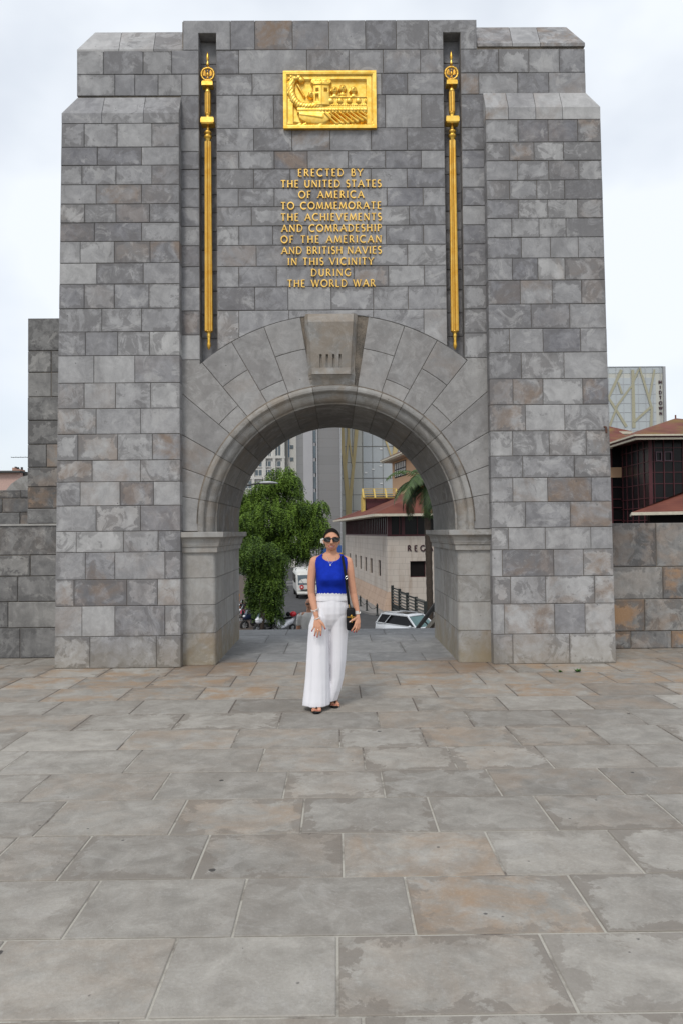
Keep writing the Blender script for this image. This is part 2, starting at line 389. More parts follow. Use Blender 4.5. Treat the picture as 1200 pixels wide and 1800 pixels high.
def patch(mb, grid, inw, tone=None, warm=None, sm=False):
    """a curved stone face given as a grid of points with a skirt sunk into the joint"""
    mb.cur = (random.random() if tone is None else tone, random.random()**5 if warm is None else warm, random.random())
    mb.sm = sm
    a, b = len(grid), len(grid[0]); vs = [p for r in grid for p in r]; fs = []
    for i in range(a-1):
        for k in range(b-1): fs.append((i*b+k, i*b+k+1, (i+1)*b+k+1, (i+1)*b+k))
    bd = [(0, k) for k in range(b)] + [(i, b-1) for i in range(1, a)] + [(a-1, k) for k in range(b-2, -1, -1)] + [(i, 0) for i in range(a-2, 0, -1)]
    base = len(vs)
    for (i, k) in bd: vs.append(grid[i][k] + inw(i, k))
    n = len(bd)
    for q in range(n):
        i0 = bd[q][0]*b+bd[q][1]; i1 = bd[(q+1) % n][0]*b+bd[(q+1) % n][1]
        fs.append((i0, i1, base+(q+1) % n, base+q))
    mb.add(vs, fs); mb.sm = False

# ------------------------------------------------------------------ the memorial arch
YC = 9.0; YP = 8.86; YB = 11.2
zc = lambda y: AZ(586, y, YC)                   # height on the centre wall for a photo row
xc = lambda x, y: AX(x, y, YC)
front = lambda Y: (lambda a, b, d: Vector((a, Y-d, b)))
arch = thing('memorial_arch', 'tall grey limestone memorial arch with two square pillars and a round arched gateway', 'monument', (0, YC, 0))
def sub(o):                                      # parts were built in world coordinates
    o.parent = arch; o.matrix_parent_inverse = Matrix.Translation((0, -YC, 0)); return o
AC = (0.0, 1.715); RO = 2.553; RI = 1.66; RS = 1.47
PXE = 1.86                                       # half distance between the pillars
def pillar(side):
    px0 = 210 if side < 0 else 970
    zz = lambda y: AZ(px0, y, YP)
    if side < 0:
        out = lambda z: AX(95, 1170, YP) + (AX(108, 205, YP)-AX(95, 1170, YP))*(z/AZ(108, 205, YP))
        inn = lambda z: -PXE
        C = [(216,258,148,206,267),(258,290,171,249),(290,324,144,204,267),(324,358,169,249),(358,391,149,204,263),(391,424,166,249),
             (424,462,141,201,264),(462,499,170,252),(499,542,148,201,262),(542,583,179,249),(583,625,150,207,263),(625,673,165,237),
             (673,718,148,203,265),(718,763,169,247),(763,809,137,207,268),(809,847,162,247),(847,889,141,211,270),(889,934,169,247),
             (934,971,134,217,278),(971,1019,150,202,290),(1019,1065.5,130,223,277),(1065.5,1119,144,202,290),(1119,1172,158,275)]
    else:
        out = lambda z: AX(1083, 1165, YP) + (AX(1055, 200, YP)-AX(1083, 1165, YP))*(z/AZ(1055, 200, YP))
        inn = lambda z: PXE
        C = [(209,249,910,963,1015),(249,281.5,894.5,938,990),(281.5,316,909,964,1017),(316,350,895,943,992),(350,383,910.5,962.5,1015),
             (383,416.5,899,947,994.5),(416.5,453,916,967,1016),(453,492,900,945,992.5),(492,534,914,970,1022),(534,577,933,1001),(577,619,895,954,1020),
             (619,665.5,916,991),(665.5,711,901,954,1024),(711,757,923,992),(757,801,900,965,1030),(801,839.5,918,1009),(839.5,882,901,962,1039),
             (882,927,923,1002),(927,966,893,958,1038),(966,1013,882.5,973,1025),(1013,1061.5,897,958.5,1045),(1061.5,1114.5,886,974.5,1028),(1114.5,1168,901,1001)]
    mb = MB()
    for row in C:
        z1, z0 = zz(row[0]), zz(row[1])
        if row is C[-1]: z0 = 0.0
        ym = (row[0]+row[1])/2
        js = [AX(q, ym, YP) for q in row[2:]]
        if side < 0: xs = [None]+js+[inn(0)]
        else: xs = [inn(0)]+js+[None]
        for i in range(len(xs)-1):
            a, b = xs[i], xs[i+1]
            pa = (a if a is not None else out(z0), z0); pd = (a if a is not None else out(z1), z1)
            pb = (b if b is not None else out(z0), z0); pc = (b if b is not None else out(z1), z1)
            end = (i == 0 or i == len(xs)-2)
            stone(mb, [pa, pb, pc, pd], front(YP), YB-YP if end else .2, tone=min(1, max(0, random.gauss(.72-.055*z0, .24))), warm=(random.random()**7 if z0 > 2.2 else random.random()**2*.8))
    # mortar core
    mb.m = 1
    zt = zz(C[0][0]); g_ = .011
    o0, o1 = out(0), out(zt); i0 = inn(0)
    s = 1 if side < 0 else -1
    xa0, xa1, xb = o0+s*g_, o1+s*g_, i0-s*g_
    mb.add([Vector(p) for p in ((xa0,YP+g_,0),(xb,YP+g_,0),(xb,YP+g_,zt),(xa1,YP+g_,zt),(xa0,YB-g_,0),(xb,YB-g_,0),(xb,YB-g_,zt),(xa1,YB-g_,zt))],
           [(0,1,2,3),(7,6,5,4),(0,3,7,4),(1,5,6,2),(3,2,6,7)])
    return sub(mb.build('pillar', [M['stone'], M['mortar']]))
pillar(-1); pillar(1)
# --- sloped coping stones
def coping(side, tier):
    mb = MB()
    if tier == 1:
        Yf, Yt = YP, YC
        if side < 0: z0, z1, z2 = AZ(210, 216, YP), AZ(210, 198, YP), AZ(210, 171, YC); bot = [AX(108, 205, YP), AX(179, 205, YP), AX(252, 205, YP), -PXE]; top = [AX(136, 172, YC), AX(184, 172, YC), AX(256, 172, YC), -PXE]
        else: z0, z1, z2 = AZ(970, 209, YP), AZ(970, 187.5, YP), AZ(970, 162.5, YC); bot = [PXE, AX(893, 198, YP), AX(941, 198, YP), AX(988, 198, YP), AX(1055, 198, YP)]; top = [PXE, AX(888, 163, YC), AX(936, 163, YC), AX(982, 163, YC), AX(1029, 163, YC)]
    else:
        Yf, Yt = YC, YC+.30
        if side < 0: z0, z1, z2 = AZ(230, 90.5, YC), AZ(230, 86, YC), AZ(230, 56, Yt); bot = [AX(135, 90, YC), AX(209, 90, YC), AX(270, 90, YC), AX(322, 90, YC)]; top = [AX(167, 57, Yt), AX(214, 57, Yt), AX(274, 57, Yt), AX(322, 60, YC)]
        else: z0, z1, z2 = AZ(930, 81, YC), AZ(930, 75, YC), AZ(930, 47, Yt); bot = [AX(838, 80, YC), AX(900, 80, YC), AX(949, 80, YC), AX(1028, 78, YC)]; top = [AX(838, 47, YC), AX(894, 47, Yt), AX(942, 46, Yt), AX(995, 45, Yt)]
    for i in range(len(bot)-1):
        g_ = .003
        a, b, c, d = bot[i]+g_, bot[i+1]-g_, top[i]+g_, top[i+1]-g_
        mb.cur = (random.uniform(.2, 1), random.random()**4, random.random()); mb.m = 0
        zb = z0+g_; j = random.uniform(0, .003)
        vs = [(a,Yf-j,zb),(b,Yf-j,zb),(b,Yf-j,z1),(a,Yf-j,z1),(d,Yt,z2),(c,Yt,z2),(a,YB,zb),(b,YB,zb),(b,YB,z1),(a,YB,z1),(d,YB-.3,z2),(c,YB-.3,z2)]
        mb.add([Vector(p) for p in vs], [(0,1,2,3),(3,2,4,5),(5,4,10,11),(0,3,9,6),(3,5,11,9),(1,7,8,2),(2,8,10,4),(6,9,8,7),(9,11,10,8),(0,6,7,1)])
    return sub(mb.build('coping', [M['stone'], M['mortar']]))
for s_ in (-1, 1):
    for t_ in (1, 2): coping(s_, t_)
# --- centre wall
mb = MB()
NL = (xc(350.5, 330), xc(381, 330)); NR = (xc(782, 330), xc(812, 330))       # niche edges
NZT = zc(57)                                                                    # niche head
ND = .16
zext = lambda x: AC[1] + math.sqrt(max(0, RO*RO-(x-AC[0])**2))
def wallstone(xa, xb, z0, z1, **k): stone(mb, [(xa, z0), (xb, z0), (xb, z1), (xa, z1)], front(YC), .14, warm=random.random()**16, **k)
def P_(x, y): return xc(x, y)
zt = zc(34)
xL = P_(322, 60); xR = P_(837.5, 60)
rows = [(34,86.5,[405,448,514,578,642,696,752.5]),(86.5,128.5,[420,539,613,673,738.5]),(128.5,166,[443.5,499,659,670,716]),(166,224.5,[420,481,499,659,677,740]),
        (224.5,264.5,[446,513,580,652,715]),(264.5,296,[420,482,540.5,611.5,677,740]),(296,330,[446,510,582,652,715]),(330,362.5,[419,482,545,611,680,743]),
        (362.5,396,[442,510,582,646.5,719]),(396,430,[420,479.5,541,613,678,744]),(430,467,[450.5,517,582,650,716]),(467,503.5,[420,486,552,622,682.5,745.5]),
        (503.5,544.5,[448,506.5,582,656,717])]
for ri, (ya, yb, js) in enumerate(rows):
    z1, z0 = zc(ya), zc(yb); ym = (ya+yb)/2
    xs = [P_(q, ym) for q in js]
    if ri == 0:
        a, b = xs[0], xs[-1]
        stone(mb, [(xL, z0), (NL[0], z0), (NL[0], NZT), (NL[1], NZT), (NL[1], z0), (a, z0), (a, z1), (xL, z1)], front(YC), .14, tone=.35, warm=0)
        stone(mb, [(b, z0), (NR[0], z0), (NR[0], NZT), (NR[1], NZT), (NR[1], z0), (xR, z0), (xR, z1), (b, z1)], front(YC), .14, tone=.35, warm=0)
        for i in range(len(xs)-1): wallstone(xs[i], xs[i+1], z0, z1, tone=random.uniform(.05, .4))
        continue
    xs = [NL[1]]+xs+[NR[0]]
    for i in range(len(xs)-1):
        if ri in (2, 3) and abs(xs[i]-P_(499, ym)) < .01: continue          # the relief panel sits here
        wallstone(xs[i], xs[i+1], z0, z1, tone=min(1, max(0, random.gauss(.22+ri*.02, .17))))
    # beside the niches, out to the pillar or to the upper tier
    if ri == 1:
        eL = [AX(135, 110, YC), P_(182, 110), P_(251.5, 110), P_(302, 110), NL[0]]; eR = [NR[1], P_(876, 103), P_(929, 103), P_(982.5, 103), AX(1028, 103, YC)]
    elif ri == 2:
        eL = [AX(135, 150, YC), P_(202, 150), P_(237, 150), P_(278, 150), P_(320, 150), NL[0]]; eR = [NR[1], P_(841, 143), P_(909.5, 143), P_(964, 143), AX(1029, 143, YC)]
    else: eL = [-PXE-.01, NL[0]]; eR = [NR[1], PXE+.01]
    for e in (eL, eR):
        for i in range(len(e)-1): wallstone(e[i], e[i+1], z0, z1, tone=random.uniform(.05, .6))
# lowest courses of the strips beside the niches
for (e0, e1) in ((-PXE-.01, NL[0]), (NR[1], PXE+.01)):
    wallstone(e0, e1, zc(587), zc(544.5)); wallstone(e0, e1, zc(630.5), zc(587))
# course resting on the extrados
z1 = zc(544.5)
js = [NL[1], P_(420, 560), P_(508, 560), P_(656, 560), P_(744.5, 560), NR[0]]
for i in range(5):
    a, b = js[i], js[i+1]
    n = 8; arc = [(a+(b-a)*k/n, zext(a+(b-a)*k/n)) for k in range(n+1)]
    stone(mb, arc+[(b, z1), (a, z1)], front(YC), .14, tone=.75 if i in (0, 4) else .4, warm=.25 if i in (0, 4) else 0)
# mortar backing, in columns so that arch and niches stay open
mb.m = 1
yb_ = YC+.012
def quad(xa, xb, za, zb, za2, zb2, y=yb_):
    mb.add([Vector((xa, y, za)), Vector((xb, y, za2)), Vector((xb, y, zb2)), Vector((xa, y, zb))], [(0, 1, 2, 3)])
n = 120; x0, x1 = -PXE-.05, PXE+.05
low = lambda x: AC[1]+math.sqrt(max(0, (RI-.04)**2-x*x)) if abs(x) < RI-.04 else 1.5
cuts = sorted(set([x0+(x1-x0)*k/n for k in range(n+1)]+[NL[0], NL[1], NR[0], NR[1]]))
for a, b in zip(cuts, cuts[1:]):
    m_ = (a+b)/2; nic = NL[0] < m_ < NL[1] or NR[0] < m_ < NR[1]
    top = zt if xL < m_ < xR else zc(166)
    if nic:
        quad(a, b, low(a), zext(a), low(b), zext(b)); quad(a, b, NZT, top, NZT, top)
    else: quad(a, b, low(a), top-.01, low(b), top-.01)
for a, b, zz_ in ((AX(135, 110, YC)+.012, xL, AZ(230, 89, YC)), (xR, AX(1028, 103, YC)-.012, AZ(930, 79, YC))):
    mb.box(a, b, yb_+.002, YB-.02, AZ(210, 171, YC)-.05, zz_)
mb.box(xL+.012, xR-.012, YC+.40, YB-.012, 3.55, zt-.012)                       # core of the attic
# top slab and side faces of the attic in stone
mb.m = 0; mb.cur = (.4, 0, .3); mb.box(xL+.001, NL[0]-.02, YC+.141, YB, zc(86), zt-.001); mb.cur = (.5, 0, .7); mb.box(NR[1]+.02, xR-.001, YC+.141, YB, zc(80), zt-.001)
mb.box(NL[0]-.02, NR[1]+.02, YC+.39, YB, zt-.3, zt-.003)
mb.box(-PXE, PXE, YB-.05, YB+.005, 3.6, zt-.004)
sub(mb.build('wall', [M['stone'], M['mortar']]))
# niches
for (a, b), tone in ((NL, .2), (NR, .2)):
    mb = MB(); Yn = YC+ND
    ys = [57, 97, 128.5, 166, 224.5, 264.5, 296, 330, 362.5, 396, 430, 467, 503.5, 544.5, 587, 650]
    for i in range(len(ys)-1):
        z1, z0 = zc(ys[i]), zc(ys[i+1])
        stone(mb, [(a-.02, z0), (b+.02, z0), (b+.02, z1), (a-.02, z1)], front(Yn), .05, tone=random.uniform(0, .6), warm=0)
        mb.cur = (random.random()*.6, 0, random.random()); mb.m = 0
        for xx in (a, b):
            s = -1 if xx == a else 1
            x_0, x_1 = (xx-.03, xx+.0) if s < 0 else (xx, xx+.03)
            mb.box(x_0, x_1, YC+.138, Yn+.01, z0+.003, z1-.003)
    mb.m = 1; mb.box(a-.05, b+.05, Yn+.012, Yn+.05, 3.3, NZT+.05)
    mb.m = 0; mb.box(a-.03, b+.03, YC+.139, Yn+.01, NZT+.001, NZT+.08)
    # sill following the extrados
    k = 6; pts = [a+(b-a)*q/k for q in range(k+1)]
    for q in range(k):
        mb.add([Vector((pts[q], YC+.01, zext(pts[q])-.001)), Vector((pts[q+1], YC+.01, zext(pts[q+1])-.001)), Vector((pts[q+1], Yn+.02, zext(pts[q+1])-.001)), Vector((pts[q], Yn+.02, zext(pts[q])-.001))], [(0, 1, 2, 3)])
    sub(mb.build('niche', [M['stone'], M['mortar']]))
# --- arch ring of voussoirs
mb = MB()
def pol(r, deg): return (AC[0]-r*math.cos(R(deg)), AC[1]+r*math.sin(R(deg)))     # 0 deg = left springing
def sector(ra, rb, d0, d1):
    n = 5
    return [pol(ra, d0+(d1-d0)*k/n) for k in range(n+1)] + [pol(rb, d1+(d0-d1)*k/n) for k in range(n+1)]
ztops = zc(630.5)
for side in (0, 1):
    fl = (lambda P: P) if side == 0 else (lambda P: [(-x, z) for x, z in P][::-1])
    def vs_(poly, **k): stone(mb, fl(poly), front(YC), .14, gap=.0028, warm=random.random()**3*.5, **k)
    vs_(sector(RI, 2.155, 70.3, 80.6), tone=.5); vs_(sector(2.155, RO, 70.3, 80.6), tone=.45)
    vs_(sector(RI, 1.855, 60.5, 70.3), tone=.7); vs_(sector(1.855, RO, 60.5, 70.3), tone=.35)
    vs_(sector(RI, 2.155, 50.6, 60.5), tone=.65); vs_(sector(2.155, RO, 50.6, 60.5), tone=.3)
    vs_(sector(RI, 1.86, 40.4, 50.6), tone=.7)
    e = lambda deg: (-PXE-.01, AC[1]+(PXE+.01)*math.tan(R(deg)))
    n0 = NL[0] if side == 0 else -NR[1]
    inner = [pol(1.86, 40.4+10.2*k/4) for k in range(5)]
    vs_(inner + [pol(RO, 50.6), (n0, zext(n0)), (n0, ztops), (-PXE-.01, ztops), e(40.4)], tone=.8)
    for d0, d1, tn in ((30.2, 40.4, .25), (20, 30.2, .5), (10, 20, .6)):
        arc = [pol(RI, d0+(d1-d0)*k/5) for k in range(6)]
        vs_(arc + [e(d1), e(d0)], tone=tn)
    arc = [(-RI, 1.62)]+[pol(RI, 10*k/5) for k in range(6)]
    vs_(arc + [e(10), (-PXE-.01, 1.62)], tone=.6)
    sub(mb.build('arch_ring', [M['ring'], M['mortar']])); mb = MB()
# --- moulded archivolt and barrel vault
def sweep(name, prof, mat, angs, core):
    mb = MB()
    for q in range(len(angs)-1):
        d0, d1 = angs[q]+.12, angs[q+1]-.12
        n = max(2, int((d1-d0)/1.7))
        degs = [d0+(d1-d0)*k/n for k in range(n+1)]
        pts3 = []
        for dg in degs:
            row = []
            for r, y in prof:
                x, z = pol(r, dg); row.append(Vector((x, y, z)))
            pts3.append(row)
        if d0 < 1: pts3.insert(0, [Vector((p.x, p.y, 1.613)) for p in pts3[0]])
        if d1 > 179: pts3.append([Vector((p.x, p.y, 1.613)) for p in pts3[-1]])
        cx = Vector((AC[0], 0, AC[1]))
        def inw(i, k):
            p = pts3[i][k]; v = Vector((p.x-cx.x, 0, p.z-cx.z)).normalized()
            return v*.02 + Vector((0, .012, 0)) + (Vector((0, 0, 0)))
        patch(mb, pts3, inw, warm=random.random()**2*.6)
    mb.m = 1
    rings = []
    for k in range(61):
        dg = 3*k; rings.append([Vector((pol(r+.014, dg)[0], y+.008, pol(r+.014, dg)[1])) for r, y in prof])
    mb.loft(rings, cap=False, closed=False)
    return sub(mb.build(name, [mat, M['mortar']]))
A10 = [0, 10, 20, 30, 40, 50, 60, 70, 80.5, 99.5, 110, 120, 130, 140, 150, 160, 170, 180]
prof = [(RI+.022, 9.012), (RI+.018, 8.985), (RI+.006, 8.972), (RI-.02, 8.968), (RI-.045, 8.972), (RI-.058, 8.985), (RI-.062, 9.012), (RI-.070, 9.014)]
r0, y0, r1, y1 = RI-.074, 9.03, RS+.022, 9.125
for k in range(7):
    t = k/6*PI/2; prof.append((r0-(r0-r1)*math.sin(t), y0+(y1-y0)*(1-math.cos(t))))
prof += [(RS+.020, 9.142), (RS+.004, 9.146), (RS+.001, 9.152)]
sweep('archivolt', prof, M['pale'], A10, .01)
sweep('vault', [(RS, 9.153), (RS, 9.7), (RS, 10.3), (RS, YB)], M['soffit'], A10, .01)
# --- keystone
mb = MB(); mb.cur = (.35, .45, .42)
kx = AX(581.5, 600, YC)
lev = [(551, .278, .318, 9.0-.02), (565, .271, .312, 8.89), (622, .243, .288, 8.93), (646, .233, .278, 8.95), (646.2, .233, .278, 8.92), (657, .228, .283, 8.91), (658, .226, .282, 8.925), (667, .224, .275, 8.965), (676, .221, .27, 8.99), (685, .218, .266, 9.0)]
rowsK = []
for (y, wf, wb, Yf) in lev:
    z = AZ(581, y, Yf); rowsK.append((z, wf, wb, Yf))
fl = [-.125, -.047, .031, .109]; fw = .028
for i in range(len(rowsK)-1):
    (za, fa, ba, ya), (zb, fb, bb, yb2) = rowsK[i], rowsK[i+1]
    if i == 2:                                     # the four sunk flutes
        xs = [-1]
        cols = []
        cur = -fa
        for c in fl: cols += [(cur, c-fw/2, 0), (c-fw/2, c+fw/2, 1)]; cur = c+fw/2
        cols.append((cur, fa, 0))
        for (a, b, sunk) in cols:
            a2 = a if a > -fa else -fb; b2 = b if b < fa else fb
            if not sunk: mb.add([Vector((kx+a, ya, za)), Vector((kx+b, ya, za)), Vector((kx+b2, yb2, zb)), Vector((kx+a2, yb2, zb))], [(0, 1, 2, 3)])
            else:
                dd = .035
                mb.add([Vector((kx+a-.006, ya, za)), Vector((kx+b+.006, ya, za)), Vector((kx+b, yb2, zb)), Vector((kx+a, yb2, zb)),
                        Vector((kx+a+.004, ya+dd, za-.01)), Vector((kx+b-.004, ya+dd, za-.01)), Vector((kx+b-.004, yb2+.012, zb)), Vector((kx+a+.004, yb2+.012, zb))], [(4,5,6,7),(0,4,7,3),(1,2,6,5),(0,1,5,4)])
    else: mb.add([Vector((kx-fa, ya, za)), Vector((kx+fa, ya, za)), Vector((kx+fb, yb2, zb)), Vector((kx-fb, yb2, zb))], [(0, 1, 2, 3)])
    for s in (-1, 1):
        mb.add([Vector((kx+s*fa, ya, za)), Vector((kx+s*ba, YC+.004, za)), Vector((kx+s*bb, YC+.004, zb)), Vector((kx+s*fb, yb2, zb))], [(0, 1, 2, 3)])
        mb.add([Vector((kx+s*ba, YC+.004, za)), Vector((kx+s*(ba+.008), YC-.002, za)), Vector((kx+s*(bb+.008), YC-.002, zb)), Vector((kx+s*bb, YC+.004, zb))], [(0, 1, 2, 3)])
mb.add([Vector((kx-.278, rowsK[0][3], rowsK[0][0])), Vector((kx+.278, rowsK[0][3], rowsK[0][0])), Vector((kx+.327, YC+.02, rowsK[0][0])), Vector((kx-.327, YC+.02, rowsK[0][0]))], [(0, 1, 2, 3)])
sub(mb.build('keystone', [M['pale']]))
# --- piers below the imposts, with rounded arris
for side in (-1, 1):
    mb = MB(); s = side
    ys = [AZ(350, 969, YC), AZ(350, 1016, YC), AZ(350, 1063, YC), AZ(350, 1113, YC), 0.0]
    X0 = PXE+.01; X1 = RS
    def path(ya, yb):
        pts = []
        if ya <= 9.0:
            pts += [(X0, 9.0), (X1+.17, 9.0), (X1+.045, 9.002)]
            pts += [(X1+.045-.045*math.sin(t), 9.047-.045*math.cos(t)) for t in (R(25), R(50), R(70), R(90))]
        else: pts.append((X1, ya))
        k = 3
        y_s = max(ya, 9.047)
        pts += [(X1, y_s+(yb-y_s)*q/k) for q in range(1, k+1)]
        return pts
    for i in range(4):
        z1, z0 = ys[i], ys[i+1]
        segs = [(9.0, 9.22), (9.22, 9.75), (9.75, 10.55), (10.55, YB)] if i % 2 == 0 else [(9.0, 9.5), (9.5, 10.2), (10.2, YB)]
        for (ya, yb) in segs:
            pth = path(ya, yb); g_ = .003
            if ya > 9.0: pth[0] = (pth[0][0], ya+g_)
            pth[-1] = (pth[-1][0], yb-g_)
            grid = [[Vector((s*x, y, z)) for (x, y) in pth] for z in (z0+g_, (z0+z1)/2, z1-g_)]
            def inw(i_, k_): return Vector((s*.012, .012, 0))
            patch(mb, grid, inw, tone=random.uniform(.3, 1), warm=.15 if i < 3 else .6)
    mb.m = 1
    mb.box(*(sorted((s*(X1+.012), s*(X0+.05)))), 9.05, YB-.01, 0, 1.4); mb.box(*(sorted((s*(X1+.05), s*(X0+.05)))), 9.012, 9.06, 0, 1.4)
    mb.m = 0; mb.cur = (.5, .2, .5); mb.box(*(sorted((s*(X1+.002), s*(X0+.05)))), YB-.011, YB, 0, 1.4)
    sub(mb.build('pier', [M['pale'], M['mortar']]))
    # impost moulding
    mb = MB(); zt_ = 1.612
    pr = [(-.02, 1.36), (.028, 1.365), (.030, 1.43), (.045, 1.436), (.048, 1.452)]
    for k in range(6): t = k/5*PI/2; pr.append((.052+.055*(1-math.cos(t)), 1.458+.085*math.sin(t)))
    pr += [(.118, 1.552), (.118, zt_-.004), (.114, zt_), (-.02, zt_+.001)]
    cuts_ = [[(X0, None), (X1, 9.0)]]
    def plan(o, t):                                # offset plan line: front then reveal
        pass
    blocks = [('f', None), ('a', (9.25, 9.9)), ('b', (9.9, 10.6)), ('c', (10.6, YB+.0))]
    for kind_, rg in blocks:
        mb.cur = (random.uniform(.55, 1), random.random()*.5, random.random()); g_ = .0015
        rings = []
        for (o_, z) in pr:
            if kind_ == 'f': ring = [Vector((s*(X0), 9.0-o_, z)), Vector((s*(X1-o_), 9.0-o_, z)), Vector((s*(X1-o_), 9.25-g_, z))]
            else: ring = [Vector((s*(X1-o_), rg[0]+g_, z)), Vector((s*(X1-o_), rg[1]-g_, z))]
            rings.append(ring)
        mb.loft(rings, cap=False, closed=False)
    # closed rear end and body
    mb.add([Vector((s*(X1-o_), YB-.0015, z)) for o_, z in pr]+[Vector((s*(X1+.05), YB-.0015, 1.612)), Vector((s*(X1+.05), YB-.0015, 1.36))], [tuple(range(len(pr)+2))])
    mb.box(*(sorted((s*(X1+.019), s*(X0+.05)))), 9.021, YB-.002, 1.362, zt_-.002)
    mb.box(*(sorted((s*(X1+.02), s*(X0+.05)))), 9.17, YB-.002, zt_, 1.75)
    sub(mb.build('impost', [M['pale']]))
# --- small rusty pipe stub on the right pillar
p = at(1062, 752, YP)
mb = MB(); mb.tube([p+Vector((0, .03, .02)), p+Vector((0, -.05, .0)), p+Vector((0, -.06, -.07))], .012, 8)
sub(mb.build('pipe_stub', plain('rusty_pipe', (.09, .04, .025), .8)))

# ------------------------------------------------------------------ gilded things on the wall
def star_ring(cx, cy, r, z, n=20, fl=.12):
    return [Vector((cx+r*(1-fl*(k % 2))*math.cos(2*PI*k/n), cy+r*(1-fl*(k % 2))*math.sin(2*PI*k/n), z)) for k in range(n)]
def mace(side):
    xt, xb = (366.3, 367.5) if side < 0 else (792.5, 798.5)
    Ym = YC+.045
    zt_, zb_ = AZ(xt, 92, Ym), AZ(xb, 614, Ym)
    XX = AX(xt if side < 0 else 795.5, 340, Ym)
    zy = lambda y: zt_ + (AZ(xb, y, Ym)-zt_)
    t = thing('gilded_mace', 'gilded fluted mace with eagle wreath hanging in the %s' % ('niche left of the inscription' if side < 0 else 'niche right of the inscription'), 'gilded ornament', (XX, Ym, zb_), 0, 'gilded maces in the two wall niches')
    s_ = .0069
    off = 0 if side < 0 else -2
    Z = lambda y: AZ(xt, y+off, Ym)-zb_
    mb = MB(); mb.sm = True
    mb.lathe(0, 0, [(.002, Z(90)), (.010, Z(95)), (.017, Z(100)), (.019, Z(104)), (.010, Z(106)), (.009, Z(108)), (.016, Z(111)), (.020, Z(113)), (.012, Z(116))], 12)
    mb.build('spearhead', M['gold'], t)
    mb = MB(); mb.sm = True
    c = Vector((0, 0, Z(130))); Rw = .079
    for k in range(26):                            # laurel wreath: overlapping leaves round a ring
        a = 2*PI*k/26; d = Vector((math.cos(a), 0, math.sin(a)))
        rot = Matrix.Rotation(-a+(.5 if k % 2 else -.5), 3, 'Y')
        mb.ell(c+d*Rw, (.011, .016, .021), 6, 5, rot)
    ring = []
    mb.tube([c+Vector((math.cos(2*PI*k/24), 0, math.sin(2*PI*k/24)))*Rw for k in range(25)], .014, 6, False)
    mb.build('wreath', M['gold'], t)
    mb = MB(); mb.sm = True                        # eagle: body, head, two raised wings, tail
    mb.ell(c+Vector((0, 0, -.005)), (.017, .018, .034), 8, 6); mb.ell(c+Vector((0, -.006, .036)), (.010, .014, .014), 8, 6)
    mb.ell(c+Vector((0, -.004, -.045)), (.014, .010, .018), 6, 5)
    for s in (-1, 1):
        for q in range(5):
            a = R(58-q*17)
            mb.ell(c+Vector((s*(.020+.020*math.cos(a)), 0, .006+.028*math.sin(a)-.004*q)), (.009, .008, .030), 6, 5, Matrix.Rotation(s*(PI/2-a)*.7, 3, 'Y'))
        mb.ell(c+Vector((s*.012, -.004, -.056)), (.007, .008, .008), 6, 4)
    mb.build('eagle', M['gold'], t)
    mb = MB(); w = .068
    mb.box(-w, w, -.055, .055, Z(153), Z(147)); mb.box(-w*.9, w*.9, -.050, .050, Z(147), Z(145.2))
    mb.build('abacus', M['gold'], t)
    mb = MB(); mb.sm = True
    mb.lathe(0, 0, [(.018, Z(153.5)), (.022, Z(156)), (.031, Z(159)), (.036, Z(162)), (.034, Z(164))], 14)
    mb.lathe(0, 0, [(.036, Z(199)), (.038, Z(201)), (.030, Z(203)), (.026, Z(205)), (.032, Z(207)), (.028, Z(209.3))], 14)
    mb.sm = False
    mb.loft([star_ring(0, 0, .040, Z(164)), star_ring(0, 0, .040, Z(199))])
    mb.build('upper_shaft', M['gold'], t)
    mb = MB(); w = .082
    mb.box(-w, w, -.065, .065, Z(219), Z(211.5)); mb.box(-w+.006, w-.006, -.060, .060, Z(211.5), Z(209.3)); mb.box(-w+.010, w-.010, -.057, .057, Z(220.5), Z(219))
    mb.build('collar_block', M['gold'], t)
    mb = MB(); mb.sm = True
    mb.lathe(0, 0, [(.016, Z(220.5)), (.018, Z(226)), (.022, Z(229)), (.036, Z(230.5)), (.048, Z(233)), (.044, Z(235)), (.028, Z(236)), (.030, Z(237.2)), (.048, Z(239)), (.050, Z(241)), (.040, Z(244)), (.028, Z(246)), (.033, Z(249))], 16)
    mb.build('knop', M['gold'], t)
    mb = MB(); ya = 249
    mb.loft([star_ring(0, 0, .042, Z(ya), 24, .18), star_ring(0, 0, .051, AZ(xb, 582, Ym)-zb_, 24, .2)])
    mb.build('fluted_shaft', M['gold'], t)
    Zb = lambda y: AZ(xb, y, Ym)-zb_
    mb = MB(); mb.sm = True
    mb.lathe(0, 0, [(.046, Zb(582)), (.044, Zb(583.5)), (.024, Zb(584.5)), (.020, Zb(587)), (.026, Zb(589)), (.022, Zb(592)), (.017, Zb(596)), (.021, Zb(598)), (.017, Zb(600)), (.024, Zb(604)), (.025, Zb(608)), (.014, Zb(612)), (.003, Zb(615))], 14)
    mb.build('finial', M['gold'], t)
    mb = MB()                                      # wall brackets that hold it
    for y in (150, 214, 330, 460, 575): mb = MB(); mb.box(-.012, .012, .02, ND-.045, Z(y)-.012, Z(y)+.012); mb.build('bracket', M['gold'], t)
mace(-1); mace(1)

